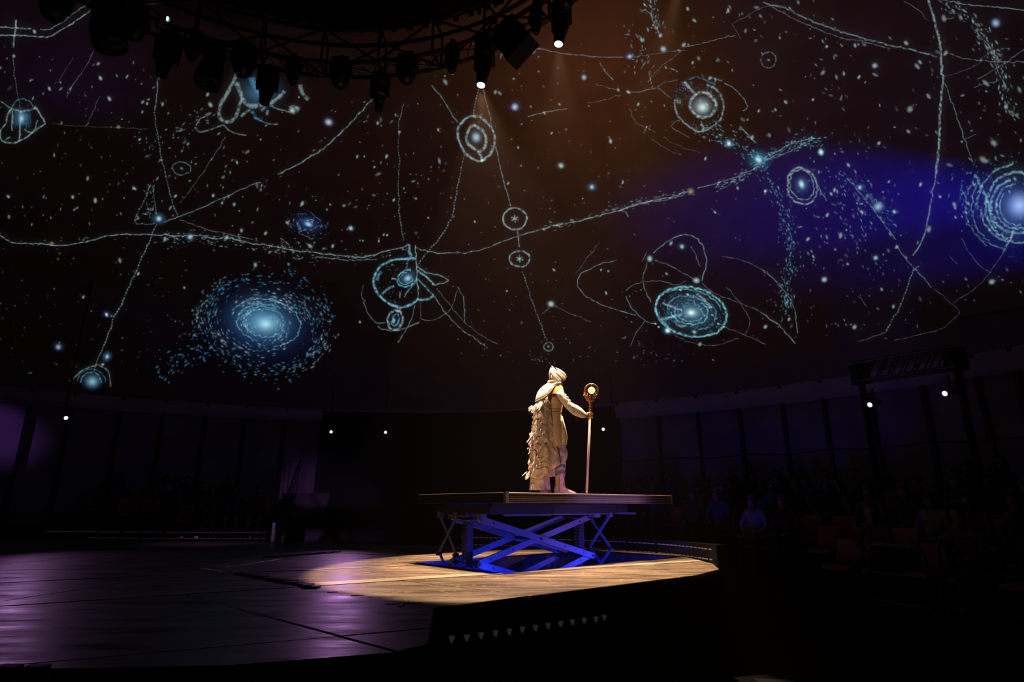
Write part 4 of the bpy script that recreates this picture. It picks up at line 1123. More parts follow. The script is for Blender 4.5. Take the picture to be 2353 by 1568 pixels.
M_HOUSE = mat('lamp_housing', (0.008, 0.008, 0.009), 0.5)
M_LENSOFF = mat('lens_glass_dark', (0.02, 0.02, 0.025), 0.12)
M_LENSON = emit_mat('lens_lit_warm', (1.0, 0.86, 0.62), 24.0)
M_LED = emit_mat('status_light', (0.55, 0.75, 1.0), 9.0)
def ring_point(u, v, R):
    d = ray(u, v)
    a = d.x ** 2 + d.y ** 2
    b = 2 * (-RX * d.x - RY * d.y)
    c = RX * RX + RY * RY - R * R
    t = (-b + math.sqrt(b * b - 4 * a * c)) / (2 * a)
    return CAMP + d * t, t
LENS = {}
def fixture(kind, u, vt, vb, w, label, tilt=0.0, lean=0.0, lit=False, R=6.2, name='stage_lamp'):
    top = at_z(u, vt, RZ - 0.05)
    rr = Vector((top.x - RX, top.y - RY))
    if rr.length > 6.62 or rr.length < 5.6:
        top, _ = ring_point(u, vt, min(max(rr.length, 5.6), 6.62))
    q = top
    m = top.y / ray(u, vt).y / F_PX
    bot = at_y(u, vb, top.y)
    H = max(top.z - bot.z, 0.25)
    W = w * m
    hang_z = top.z
    root = thing(name, (q.x, q.y, hang_z), label, 'stage lamp', 'lamps hung on the ring truss')
    yaw = math.atan2(q.x - RX, q.y - RY)
    Rz = Matrix.Rotation(-yaw, 4, 'Z')
    # clamp up to the chord
    mb = MB()
    mb.tube([(0, 0, -0.02), (0, 0, max(0.06, RZ - hang_z))], 0.03, 8)
    mb.box((0, 0, max(0.05, RZ - hang_z)), (0.10, 0.14, 0.08))
    mb.build('clamp', M_HOUSE, root)
    if kind != 'box':
        mb = MB()
        mb.box((0, 0, -0.09 * H), (W * 0.78, W * 0.62, 0.18 * H), Rz.to_3x3())
        mb.build('base', M_HOUSE, root)
    T = Rz @ Matrix.Translation((0, 0, -0.42 * H)) @ Matrix.Rotation(lean, 4, 'Y') @ Matrix.Rotation(tilt, 4, 'X')
    L = 0.58 * H
    if kind in ('spot', 'snout', 'small'):
        for sx in (-1, 1):
            MB().box(Rz @ Vector((sx * W * 0.45, 0, -0.36 * H)), (W * 0.10, W * 0.34, 0.50 * H), Rz.to_3x3()).build('yoke_arm', M_HOUSE, root)
        r = W * 0.40
        pr = {'spot': [(r * .55, .22 * H), (r * .95, .20 * H), (r, .12 * H), (r, -.28 * L), (r * .92, -.36 * L), (r * .66, -.72 * L), (r * .60, -L), (r * .5, -L), (r * .5, -L * .95)],
              'snout': [(r * .6, .22 * H), (r, .18 * H), (r * 1.02, -.1 * L), (r * .98, -.35 * L), (r * .72, -.42 * L), (r * .66, -.70 * L), (r * .56, -.72 * L), (r * .54, -L), (r * .45, -L), (r * .45, -L * .95)],
              'small': [(r * .6, .20 * H), (r * 1.1, .16 * H), (r * 1.1, -.25 * L), (r * .95, -.55 * L), (r * .75, -.85 * L), (r * .45, -L), (r * .4, -L), (r * .4, -.96 * L)]}[kind]
        hd = MB().lathe(pr, 24, T).build('head', M_HOUSE, root)
        smooth_by_angle(hd)
        for k in range(5):      # cooling fins
            MB().lathe([(r * 1.0, .02 * H + k * .03 * H), (r * 1.06, .025 * H + k * .03 * H), (r * 1.0, .03 * H + k * .03 * H)], 24, T, cap=False).build('fin', M_HOUSE, hd)
        lr = pr[-1][0] * 1.04
        ln = MB().lathe([(lr, -L * .955), (lr * .8, -L * .985), (lr * .4, -L * 1.0), (.002, -L * 1.005)], 24, T, cap=False).build('lens', M_LENSON if lit else M_LENSOFF, root, True)
        if lit: LENS[u] = Vector((q.x, q.y, hang_z)) + T @ Vector((0, 0, -L * 1.06))
    elif kind == 'bowl':
        for sx in (-1, 1):
            MB().box(Rz @ Vector((sx * W * 0.46, 0, -0.36 * H)), (W * 0.08, W * 0.30, 0.46 * H), Rz.to_3x3()).build('yoke_arm', M_HOUSE, root)
        r = W * 0.45
        pr = [(r * .7, .24 * H), (r * .96, .20 * H), (r, .0), (r, -.25 * L), (r * .94, -.50 * L), (r * .80, -.72 * L), (r * .55, -.90 * L), (r * .25, -.98 * L), (.003, -L)]
        hd = smooth_by_angle(MB().lathe(pr, 24, T).build('head', M_HOUSE, root), 50)
        MB().lathe([(r * 1.0, -.02 * L), (r * 1.04, -.06 * L), (r * 1.0, -.10 * L)], 24, T, cap=False).build('trim_ring', M_BLACKMETAL, hd)
    elif kind == 'bell':
        r = W * 0.5
        mb = MB()
        mb.box((0, 0, -.2 * H), (W * .5, .04, .2 * H), Rz.to_3x3())
        mb.build('yoke', M_HOUSE, root)
        pr = [(r * .42, .28 * H), (r * .55, .22 * H), (r * .82, -.05 * H), (r * .98, -.35 * L), (r * 1.0, -.92 * L), (r * .9, -L), (r * .85, -L), (r * .85, -.9 * L)]
        smooth_by_angle(MB().lathe(pr, 10, T).build('head', M_HOUSE, root), 25)
        MB().lathe([(r * .86, -.9 * L), (.002, -.93 * L)], 24, T, cap=False).build('lens', M_LENSOFF, root)
    elif kind == 'box':
        B = MB()
        B.box(T @ Vector((0, 0, -.05 * H)), (W * .95, W * .5, .78 * H), T.to_3x3())
        B.build('head', M_HOUSE, root)
        B = MB()
        B.box(T @ Vector((0, 0, -.46 * H)), (W * .98, W * .53, .06 * H), T.to_3x3())
        B.build('barn_door', M_HOUSE, root)
        B = MB()
        B.box(T @ Vector((0, 0, .40 * H)), (W * .5, W * .35, .16 * H), T.to_3x3())
        B.build('yoke', M_HOUSE, root)
    return root
fixture('bowl', 137, -30, 47, 62, 'rounded black wash lamp on the truss beside the drum-shaped lamp')
fixture('bell', 250, 14, 103, 74, 'large black drum-shaped lamp tilted on the ring truss', 0.0, -0.35)
fixture('bowl', 318, 16, 92, 56, 'rounded black wash lamp next to the drum-shaped lamp')
sp = fixture('spot', 392, 84, 173, 54, 'long black moving-head lamp beside the small status light', 0.05, 0.06)
fixture('small', 449, 76, 137, 40, 'small black moving-head lamp between a long one and a bell-shaped one')
fixture('bell', 496, 112, 197, 58, 'black bell-shaped lamp hung from a thick truss upright', 0.0, 0.12)
fixture('bowl', 565, 108, 176, 52, 'rounded black wash lamp beside the bell-shaped lamp')
fixture('spot', 619, 160, 235, 46, 'black moving-head lamp hanging before the knotted blue figure', 0.1, 0.05)
fixture('small', 678, 135, 192, 34, 'small black moving-head lamp hanging alone beside the knotted blue figure')
fixture('bowl', 785, 140, 203, 48, 'rounded black wash lamp between a small lamp and the stepped snout lamp')
fixture('snout', 876, 172, 253, 43, 'black moving-head lamp with a stepped snout', 0.0, 0.0)
fixture('bowl', 937, 130, 192, 48, 'rounded black wash lamp beside the stepped snout lamp')
fixture('small', 1040, 104, 166, 33, 'small black moving-head lamp beside the lower lit spotlight')
L2 = fixture('spot', 1114, 92, 200, 47, 'lit spotlight throwing warm light beside the square lamp box', -0.10, 0.05, True, name='lit_spotlight')
fixture('box', 1178, 48, 150, 74, 'large square black lamp box tilted on the truss', 0.0, -0.50)
fixture('small', 1231, 14, 78, 30, 'small black moving-head lamp between the square box and a lit spotlight')
L1 = fixture('spot', 1289, 4, 105, 48, 'lit spotlight throwing warm light hung at the end of the lamp row', -0.12, 0.05, True, name='lit_spotlight')
fixture('bowl', 1300, -60, 16, 50, 'black round lamp cut off above the topmost lit spotlight')
# small lit status light on the truss
q, t = ring_point(385, 43, 5.9)
t = thing('status_light', q, 'tiny bright blue-white status light on the dark truss', 'light')
MB().box((0, 0, 0), (0.03, 0.03, 0.075)).build('bulb', M_LED, t)
MB().box((0, 0.03, 0.0), (0.12, 0.05, 0.16)).build('case', M_HOUSE, t)
# lamps standing low around the ring of seats: small bright lenses seen from the front
M_WHITELAMP = emit_mat('lamp_white', (0.86, 0.78, 1.0), 7.0)
M_PINKLAMP = emit_mat('lamp_pink', (1.0, 0.62, 0.95), 7.0)
HANG = {}
def far_lamp(u, v, y, label, m=M_WHITELAMP, w=0.062):
    q = at_y(u, v, y)
    root = thing('low_stage_lamp', q, label, 'stage lamp', 'small lit lamps along the tent wall')
    aim = (Vector((-1.0, 7.5, 0.3)) - q).normalized()
    M = Matrix.Translation((0, 0, 0)) @ aim.to_track_quat('Z', 'Y').to_matrix().to_4x4()
    smooth_by_angle(MB().lathe([(w * .5, -.34), (w * .95, -.30), (w * 1.05, -.05), (w * 1.1, 0.0), (w * .9, 0.0), (w * .9, -.03)], 18, M).build('head', M_HOUSE, root))
    MB().lathe([(w * .7, -.012), (w * .35, .004), (.002, .01)], 18, M, cap=False).build('lens', m, root, True)
    hang = M @ Vector((0, 0, -.18)) + Vector((0, 0, .30))
    MB().tube([M @ Vector((0, 0, -.18)), hang], 0.02, 6).build('yoke', M_HOUSE, root)
    HANG[label] = q + hang
    return root, q
FAR = {}
for key, (u, v, y, lab, m) in dict(
    left=(152, 961, 15.2, 'small white lamp lit on the purple wall cloth at the stands', M_WHITELAMP),
    ent1=(761, 993, 19.4, 'small white lamp lit in the black entrance beside the wall post', M_WHITELAMP),
    ent2=(886, 994, 19.6, 'small white lamp lit alone in the black entrance', M_WHITELAMP),
    ent3=(1386, 987, 18.4, 'small white lamp lit in the entrance behind the staff', M_WHITELAMP),
    right1=(1998, 931, 11.4, 'small white lamp lit under the end of the short wall truss', M_WHITELAMP),
    right2=(2170, 905, 10.2, 'small pinkish lamp lit under the short wall truss', M_PINKLAMP)).items():
    FAR[key] = far_lamp(u, v, y, lab, m)[1]
# bars that carry the entrance lamps, hung from the roof
HL = list(HANG.values())
def hang_bar(A, B, label):
    d = (B - A)
    d = d.normalized() if d.length > .1 else Vector((1, 0, 0))
    A, B = A - d * .4, B + d * .4
    r = thing('lamp_bar', A, label, 'lamp bar')
    MB().tube([Vector((0, 0, 0)), B - A], 0.025, 8).build('pipe', M_BLACKMETAL, r)
    for t in (.15, .85):
        c = A.lerp(B, t)
        zr = float(roof_z(math.hypot(c.x - CX, c.y - CY)))
        MB().tube([c - A, c - A + Vector((0, 0, zr - c.z + .03))], 0.015, 6).build('hanger', M_BLACKMETAL, r)
hang_bar(HL[1], HL[2], 'thin black bar carrying the two entrance lamps')
hang_bar(HL[3], HL[3], 'short black bar carrying the lamp behind the staff')
# lamp pole on the left stands
h0 = HL[0]
pll = thing('lamp_pole', (h0.x, h0.y, -1.6), 'black pole carrying the small lamp at the purple wall cloth', 'pole')
zr = float(roof_z(math.hypot(h0.x - CX, h0.y - CY)))
MB().tube([Vector((0, 0, h0.z + 1.6 - .01)), Vector((0, 0, zr + 1.6 - .04))], 0.03, 8).build('pole', M_BLACKMETAL, pll)
pll.location.z = -1.6
# short box truss along the right wall, on two masts
A = at_y(1975, 878, 11.6); B = at_y(2200, 826, 10.3)
wt = thing('wall_truss', (A.x, A.y, -1.6), 'short black box truss on two masts before the right wall cloth', 'truss')
o = Vector((A.x, A.y, -1.6))
ax = (B - A); ax.z = 0
n_ = Vector((-ax.y, ax.x, 0)).normalized() * 0.17
for s1 in (-1, 1):
    for z in (0, .36):
        MB().tube([A - o + n_ * s1 + Vector((0, 0, z)), A - o + ax + n_ * s1 + Vector((0, 0, z))], 0.028, 8).build('truss_chord', M_BLACKMETAL, wt)
for k in range(8):
    for s1 in (-1, 1):
        MB().tube([A - o + ax * (k / 8) + n_ * s1, A - o + ax * ((k + 1) / 8) + n_ * s1 + Vector((0, 0, .36))], 0.014, 6).build('truss_strut', M_TRUSS, wt)
for k in (0.02, .98):
    c = A - o + ax * k
    MB().box((c.x, c.y, c.z / 2 + .1), (.09, .09, c.z + .4)).build('mast', M_BLACKMETAL, wt)
    MB().box((c.x, c.y, c.z + .15), (.26, .26, .40)).build('truss_corner', M_BLACKMETAL, wt)

# ================================================================== SCISSOR LIFT WITH THE PLATFORM
Z_TOPP, Z_BOTP = 0.977, 0.842
M_STEEL = mat('lift_steel', (0.07, 0.075, 0.11), 0.45, 0.2)
M_STEELD = mat('lift_steel_dark', (0.009, 0.009, 0.011), 0.5, 0.3)
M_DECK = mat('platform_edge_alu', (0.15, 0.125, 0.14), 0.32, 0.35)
M_DECKTOP = floor_mat('platform_top', (0.07, 0.05, 0.035), (0.14, 0.10, 0.07), (0.35, 0.5), 0.3)
lift = thing('scissor_lift', C0 + Vector((0, 0, -1.2)), 'stage platform raised on crossed blue-lit scissor arms out of the pit', 'stage lift')
LO = C0 + Vector((0, 0, -1.2))
def LP(a, b, z):
    return PL(a, b, z) - LO
ROT = Matrix((E1, E2, Vector((0, 0, 1)))).transposed()      # local (a, b, z) -> world axes
def lbox(a, b, z, sa, sb, sz, name, m, parent=lift):
    return MB().box(LP(a, b, z), (sa, sb, sz), ROT).build(name, m, parent)
# deck and its ribbed aluminium edge profiles
deck = lbox(PA / 2, PB / 2, Z_TOPP - 0.012, PA - 0.01, PB - 0.01, 0.024, 'deck', M_DECKTOP)
def edge(a0, b0, a1, b1, m):
    mb = MB()
    A, B = LP(a0, b0, 0), LP(a1, b1, 0)
    d = (B - A).normalized()
    out = Vector((d.y, -d.x, 0))
    if out.dot(LP(PA / 2, PB / 2, 0) - A) > 0: out = -out
    zs = [(.012, Z_TOPP - .004), (.020, Z_TOPP - .010), (.020, Z_TOPP - .026), (.006, Z_TOPP - .030), (.006, Z_TOPP - .036), (.016, Z_TOPP - .040), (.016, Z_TOPP - .064), (.004, Z_TOPP - .068), (.004, Z_TOPP - .074), (.016, Z_TOPP - .078),
          (.016, Z_TOPP - .090), (.004, Z_TOPP - .094), (.004, Z_TOPP - .100), (.016, Z_TOPP - .104), (.016, Z_TOPP - .114), (.003, Z_TOPP - .118), (.003, Z_TOPP - .124), (.018, Z_TOPP - .127), (.018, Z_BOTP), (-.05, Z_BOTP), (-.05, Z_TOPP - .004)]
    ra = [A + out * o_ + Vector((0, 0, z + 1.2)) - Vector((0, 0, 1.2)) for o_, z in zs]
    rb = [B + out * o_ + Vector((0, 0, z)) for o_, z in zs]
    mb.loft([ra, rb])
    return mb.build('edge_profile', m, lift)
edge(0, 0, 0, PB, M_DECK)
edge(PA, 0, 0, 0, mat('platform_edge_shade', (0.02, 0.018, 0.02), 0.4, 0.3))  # shade of the left side put into a darker edge metal
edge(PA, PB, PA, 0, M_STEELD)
edge(0, PB, PA, PB, M_DECK)
lbox(-0.0, 0.0, (Z_TOPP + Z_BOTP) / 2, .05, .05, Z_TOPP - Z_BOTP + .004, 'corner_cap', M_DECK)
lbox(-0.0, PB, (Z_TOPP + Z_BOTP) / 2, .05, .05, Z_TOPP - Z_BOTP + .004, 'corner_cap', M_DECK)
lbox(PA / 2, PB / 2, Z_BOTP + 0.03, PA - .2, PB - .2, .05, 'under_panel', M_STEELD)
# support frame below the deck
for a in (.45, 1.55):
    lbox(a, 1.55, .765, .08, 2.9, .14, 'frame_beam', M_STEELD)
for b in (.10, 1.3, 2.75):
    lbox(1.0, b, .755, 1.2, .08, .10, 'frame_beam', M_STEELD)
lbox(.52, 1.55, .690, .05, 2.3, .028, 'guide_rail', M_STEEL)
lbox(.60, .95, .675, .03, .9, .02, 'guide_rail', M_STEEL)
lbox(1.48, 1.6, .690, .05, 2.2, .028, 'guide_rail', M_STEEL)
lbox(.35, 2.75, .690, .55, .05, .03, 'guide_rail', M_STEEL)
# big scissor arms, two stacked pairs in two planes
def arm(A, B, h, th, nrm, name='scissor_arm', m=M_STEEL, holes=True):
    """flat bar with rounded ends from A to B in the plane with normal nrm"""
    A, B = Vector(A), Vector(B)
    d = (B - A).normalized()
    up = nrm.cross(d).normalized()
    out = []
    for k in range(9):
        a = PI / 2 + PI * k / 8
        out.append(A + d * math.cos(a) * h / 2 + up * math.sin(a) * h / 2)
    for k in range(9):
        a = -PI / 2 + PI * k / 8
        out.append(B + d * math.cos(a) * h / 2 + up * math.sin(a) * h / 2)
    n = len(out)
    vs = [q + nrm * th / 2 for q in out] + [q - nrm * th / 2 for q in out]
    fs = [tuple(range(n)), tuple(range(2 * n - 1, n - 1, -1))] + [(i, i + n, (i + 1) % n + n, (i + 1) % n) for i in range(n)]
    mb = MB()
    mb.add(vs, fs)
    o = mb.build(name, m, lift)
    if holes:
        for t in (.10, .5, .72, .90):
            c = A.lerp(B, t)
            mb = MB()
            M = Matrix.Translation(c) @ nrm.to_track_quat('Z', 'Y').to_matrix().to_4x4()
            mb.lathe([(.016, -th * .62), (.016, th * .62)], 12, M)
            mb.build('pin', M_STEELD, o)
    return o
for a0, off in ((.72, 0), (1.28, 0)):
    for dz, (z0, z1) in ((0, (.63, .05)), (1, (.05, -.55))):
        arm(LP(a0 - .03, .14, z0), LP(a0 - .03, 2.42, z1), .085, .03, E1)
        arm(LP(a0 + .03, 2.42, z0), LP(a0 + .03, .14, z1), .085, .03, E1)
for b, z in ((.14, .05), (2.42, .05), (.14, .63), (2.42, .63), (.14, -.55), (2.42, -.55), (1.28, .34), (1.28, -.25)):
    MB().tube([LP(.66, b, z), LP(1.34, b, z)], .022, 10).build('cross_shaft', M_STEELD, lift)
# narrow guide scissors at both ends
for b, a0, a1 in ((.06, 1.12, 1.52), (2.62, .48, .92)):
    for z0, z1 in ((.64, .15), (.15, -.34), (-.34, -.83)):
        arm(LP(a0, b - .014, z0), LP(a1, b - .014, z1), .042, .014, E2, 'guide_arm', M_STEEL, False)
        arm(LP(a1, b + .014, z0), LP(a0, b + .014, z1), .042, .014, E2, 'guide_arm', M_STEEL, False)
    for z in (.15, -.34):
        for a in (a0, a1):
            MB().tube([LP(a, b - .04, z), LP(a, b + .04, z)], .026, 10).build('pivot', M_STEELD, lift)
    for a in (a0, a1):
        lbox(a, b, .68, .07, .07, .09, 'bracket', M_STEEL)
# perforated lifting columns
for a, b in ((1.0, .17), (1.0, 2.47)):
    col = lbox(a, b, -.2, .105, .105, 1.75, 'lift_column', M_STEELD)
    for k in range(22):
        for s1, s2 in ((-1, -1), (-1, 1), (1, -1)):
            c = LP(a + s1 * .058, b + s2 * .040, .62 - k * .048) if s1 < 0 and s2 > 0 else (LP(a - .040, b - .058, .62 - k * .048) if s2 < 0 and s1 < 0 else LP(a + .040, b - .058, .62 - k * .048))
            MB().sphere(c, .009, 8, 4).build('stud', M_STEEL, col)
    lbox(a, b, .67, .24, .24, .03, 'column_cap', M_STEEL)
    lbox(a - .02, b - .02, .61, .17, .17, .02, 'column_cap', M_STEEL)
    lbox(a, b, -1.17, .4, .4, .06, 'column_foot', M_STEELD)
lbox(1.0, 1.3, -1.16, 1.4, 2.7, .05, 'base_frame', M_STEELD)
lbox(.62, .10, .665, .10, .10, .07, 'bracket', M_STEEL)
lbox(.62, 2.42, .66, .12, .14, .06, 'bracket', M_STEEL)
lbox(1.3, .14, .66, .12, .12, .06, 'bracket', M_STEEL)
# lift's own work lamps in the pit: small blue LED bars
for k, (a, b, rz) in enumerate(((.10, .55, 0), (.10, 1.9, 0), (.10, 2.9, 0), (1.75, .08, PI / 2))):
    q = PL(a, b, -.18)
    t = thing('pit_lamp', q, 'small blue work lamp low in the lift pit under the %s' % ('long rail', 'crossed arms', 'open corner', 'narrow guide arms')[k], 'lamp', None, math.atan2(E2.y, E2.x) + rz)
    MB().box((0, 0, 0), (.22, .05, .05)).build('case', M_STEELD, t)
    MB().box((0, 0, .027), (.20, .03, .006)).build('diffuser', emit_mat('blue_led', BLUE, 1.5), t)
    MB().tube([(0, 0, -.02), (0, 0, -1.0)], .012, 6).build('stalk', M_STEELD, t)

# ================================================================== PERFORMER ON THE PLATFORM
YP = 9.15
PO = at_y(1268, 1130, YP)
PO.z = Z_TOPP
def Q(u, v, d=0.0):
    return at_y(u, v, YP + d) - PO
person = thing('person', PO, 'robed performer in pale feathered cloak and swept helmet standing on the platform', 'person')
def cloth_mat(name, c0, c1, line=None, scale=14.0, wave=0.0, rough=0.75, bump=0.25):
    """pale costume cloth: two tones by noise, drawn dark contour lines where wanted"""
    m = new_mat(name)
    nt = m.node_tree
    b = nt.nodes['Principled BSDF']
    b.inputs['Roughness'].default_value = rough
    b.inputs['Specular IOR Level'].default_value = 0.3
    tc = nt.nodes.new('ShaderNodeTexCoord')
    n1 = nt.nodes.new('ShaderNodeTexNoise')
    n1.inputs['Scale'].default_value = scale
    n1.inputs['Detail'].default_value = 4
    nt.links.new(tc.outputs['Object'], n1.inputs['Vector'])
    r1 = nt.nodes.new('ShaderNodeValToRGB')
    r1.color_ramp.elements[0].position = .35
    r1.color_ramp.elements[0].color = (*c0, 1)
    r1.color_ramp.elements[1].position = .65
    r1.color_ramp.elements[1].color = (*c1, 1)
    nt.links.new(n1.outputs['Fac'], r1.inputs[0])
    col = r1.outputs[0]
    h = n1.outputs['Fac']
    if line:
        wv = nt.nodes.new('ShaderNodeTexWave')
        wv.wave_type = 'BANDS'
        wv.bands_direction = 'DIAGONAL'
        wv.inputs['Scale'].default_value = wave
        wv.inputs['Distortion'].default_value = 13.0
        wv.inputs['Detail'].default_value = 2.5
        wv.inputs['Detail Scale'].default_value = 0.7
        nt.links.new(tc.outputs['Object'], wv.inputs['Vector'])
        r2 = nt.nodes.new('ShaderNodeValToRGB')
        r2.color_ramp.elements[0].position = .0
        r2.color_ramp.elements[0].color = (1, 1, 1, 1)
        r2.color_ramp.elements[1].position = .13
        r2.color_ramp.elements[1].color = (0, 0, 0, 1)
        nt.links.new(wv.outputs['Fac'], r2.inputs[0])
        n3 = nt.nodes.new('ShaderNodeTexNoise')
        n3.inputs['Scale'].default_value = 5
        nt.links.new(tc.outputs['Object'], n3.inputs['Vector'])
        r3 = nt.nodes.new('ShaderNodeValToRGB')
        r3.color_ramp.elements[0].position = .42
        r3.color_ramp.elements[1].position = .56
        nt.links.new(n3.outputs['Fac'], r3.inputs[0])
        ml = nt.nodes.new('ShaderNodeMath')
        ml.operation = 'MULTIPLY'
        nt.links.new(r2.outputs[0], ml.inputs[0])
        nt.links.new(r3.outputs[0], ml.inputs[1])
        mx = nt.nodes.new('ShaderNodeMixRGB')
        nt.links.new(ml.outputs[0], mx.inputs[0])
        nt.links.new(col, mx.inputs[1])
        mx.inputs[2].default_value = (*line, 1)
        col = mx.outputs[0]
    nt.links.new(col, b.inputs['Base Color'])
    bp = nt.nodes.new('ShaderNodeBump')
    bp.inputs['Strength'].default_value = bump
    bp.inputs['Distance'].default_value = .01
    nt.links.new(h, bp.inputs['Height'])
    nt.links.new(bp.outputs[0], b.inputs['Normal'])
    return m
M_SKIN = mat('skin', (0.24, 0.085, 0.038), 0.5)
M_CREAM = cloth_mat('cream_cloth', (0.46, 0.33, 0.22), (0.55, 0.41, 0.29), None, 9)
M_CLOAK = cloth_mat('cloak_cloth', (0.62, 0.50, 0.42), (0.33, 0.25, 0.22), (0.05, 0.035, 0.035), 13, 5.0, bump=.5)
M_APRON = cloth_mat('apron_sequins', (0.80, 0.70, 0.56), (0.42, 0.28, 0.15), None, 55, bump=.6)
M_WHITEF = cloth_mat('white_feather', (0.80, 0.72, 0.64), (0.70, 0.60, 0.50), None, 30)
M_HELM = mat('helmet_shell', (0.86, 0.74, 0.60), 0.35)
M_DARKL = mat('costume_dark_line', (0.09, 0.055, 0.04), 0.7)
M_SLATE = mat('slate_band', (0.10, 0.10, 0.15), 0.55)
M_VIOLET = cloth_mat('striped_trousers', (0.62, 0.54, 0.58), (0.22, 0.15, 0.30), None, 10, bump=.3)
M_ORANGE = mat('ochre_lining', (0.60, 0.28, 0.07), 0.7)

def skin_body(verts, edges, name, mats, root=0, parent=None, sub=1, pick=None):
    """verts: (position, radius); grows one continuous surface along the edges"""
    me = bpy.data.meshes.new(name + '_bones')
    me.from_pydata([tuple(v[0]) for v in verts], edges, [])
    o = bpy.data.objects.new(name + '_bones', me)
    COL.objects.link(o)
    o.modifiers.new('skin', 'SKIN').use_smooth_shade = True
    for i, sv in enumerate(me.skin_vertices[0].data):
        r = verts[i][1]
        sv.radius = r if isinstance(r, tuple) else (r, r)
        sv.use_root = i == root
    s = o.modifiers.new('sub', 'SUBSURF')
    s.levels = sub
    s.render_levels = sub
    dg = bpy.context.evaluated_depsgraph_get()
    out = bpy.data.meshes.new_from_object(o.evaluated_get(dg))
    out.name = name
    bpy.data.objects.remove(o)
    bpy.data.meshes.remove(me)
    out.materials.clear()
    for m in (mats if isinstance(mats, list) else [mats]):
        out.materials.append(m)
    if pick:
        out.polygons.foreach_set('material_index', [pick(p.center) for p in out.polygons])
    out.polygons.foreach_set('use_smooth', [True] * len(out.polygons))
    if parent is None:
        return out
    ob = bpy.data.objects.new(name, out)
    COL.objects.link(ob)
    ob.parent = parent
    return ob
V, Ed = [], []
def vx(u, v, d, r, link=None):
    V.append((Q(u, v, d), r))
    if link is not None: Ed.append((link, len(V) - 1))
    return len(V) - 1
pel = vx(1268, 1008, 0, .13)
sp1 = vx(1268, 972, 0, .12, pel)
che = vx(1271, 928, 0, .135, sp1)
nkb = vx(1277, 897, 0, .07, che)
nek = vx(1280, 887, 0, .052, nkb)
hea = vx(1283, 874, 0, .080, nek)
hdt = vx(1281, 860, 0, .078, hea)
brow = vx(1289.5, 869, 0, .050, hea)
nose0 = vx(1292.5, 873.5, 0, .030, brow)
nose = vx(1297.0, 876.5, 0, .012, nose0)
chin = vx(1290.0, 882.5, 0, .036, hea)
mouth = vx(1294.0, 881.5, 0, .018, chin)
for s_, el in ((-1, ((1309, 938, -.16, .048), (1339, 954, -.07, .030))), (1, ((1254, 945, .22, .048), (1268, 975, .20, .03)))):
    sh = vx(1280 if s_ < 0 else 1268, 905, .15 * s_, .070, che)
    e_ = vx(*el[0], sh)
    w_ = vx(*el[1], e_)
    if s_ < 0:
        pm = vx(1346.5, 955.5, -.060, (.030, .022), w_)
        for i in range(4):
            y = 950.6 + 3.5 * i
            k0 = vx(1350.5, y, -.058, .0105, pm)
            k1 = vx(1356.5, y - .3, -.056, .0100, k0)
            k2 = vx(1361.5, y - .2, -.034, .0098, k1)
            k3 = vx(1362.0, y, -.002, .0092, k2)
            k4 = vx(1357.5, y + .2, .016, .0085, k3)
        t0 = vx(1349.0, 950.5, -.030, .0125, pm)
        t1 = vx(1353.0, 947.5, .006, .0105, t0)
        t2 = vx(1358.5, 948.0, .012, .0085, t1)
    else:
        pm = vx(1270, 983, .19, .03, w_)
        for i in range(4):
            k0 = vx(1267 + 2.6 * i, 990, .19, .0095, pm)
            vx(1268 + 2.6 * i, 997, .185, .008, k0)
        t0 = vx(1276, 985, .17, .010, pm)
        vx(1278, 990, .16, .008, t0)
for s_, hp, kn, an, to in ((-1, (1275, 1014, -.085, .095), (1292, 1060, -.08, .062), (1285.5, 1122, -.07, .036), (1306, 1130, -.05, .022)),
                           (1, (1262, 1014, .085, .095), (1256, 1068, .09, .062), (1250, 1123, .09, .036), (1262, 1130, .10, .022))):
    h_ = vx(*hp, pel); k_ = vx(*kn, h_); a_ = vx(*an, k_); vx(*to, a_)
body = skin_body(V, Ed, 'body', M_SKIN, 0, person, 2)
for q_ in body.data.vertices:
    q_.co.z = max(q_.co.z, .004)
for d_ in (-.035, .035):
    MB().sphere(Q(1294.0, 871.5, d_), .011, 10, 6).build('eye', mat('eye_dark', (0.02, 0.015, 0.012), 0.25), person)
def ring(uL, uR, v, ry, n=36, dc=0.0, wob=0.0, power=2.0, ph=0.0, skew=0.0):
    A, B = Q(uL, v), Q(uR, v)
    c, rx = (A + B) / 2, (B - A).length / 2
    out = []
    for k in range(n):
        a = 2 * PI * k / n
        ca, sa = math.cos(a), math.sin(a)
        f = (abs(ca) ** power + abs(sa) ** power) ** (-1 / power)
        f *= 1 + wob * math.sin(a * 9 + ph)
        out.append(c + Vector((rx * ca * f, ry * sa * f + dc, skew * ca)))
    return out
def garment(name, levels, m, parent=person, cap=True, wob=0.0, dc=0.0, n=36):
    mb = MB()
    mb.loft([ring(l[0], l[1], l[2], l[3], n, dc + (l[4] if len(l) > 4 else 0), wob, ph=i * .5) for i, l in enumerate(levels)], cap)
    return mb.build(name, m, parent, True)
garment('tunic', [(1273, 1287, 884, .10), (1266, 1293, 890, .15), (1261, 1296, 902, .18), (1258, 1295, 920, .18), (1257, 1292, 940, .17), (1257, 1290, 952, .165), (1257, 1291, 970, .17), (1258, 1295, 990, .18), (1259, 1298, 1010, .19), (1261, 1296, 1027, .18), (1266, 1288, 1040, .13), (1272, 1281, 1045, .05)], M_CREAM, wob=.012)
garment('apron', [(1285, 1292.5, 957, .07), (1284, 1296, 970, .11), (1283, 1300.5, 988, .15), (1282.5, 1304, 1007, .17), (1282.5, 1302, 1022, .165), (1282.5, 1295, 1033, .13), (1282, 1286.5, 1042, .04)], M_APRON)
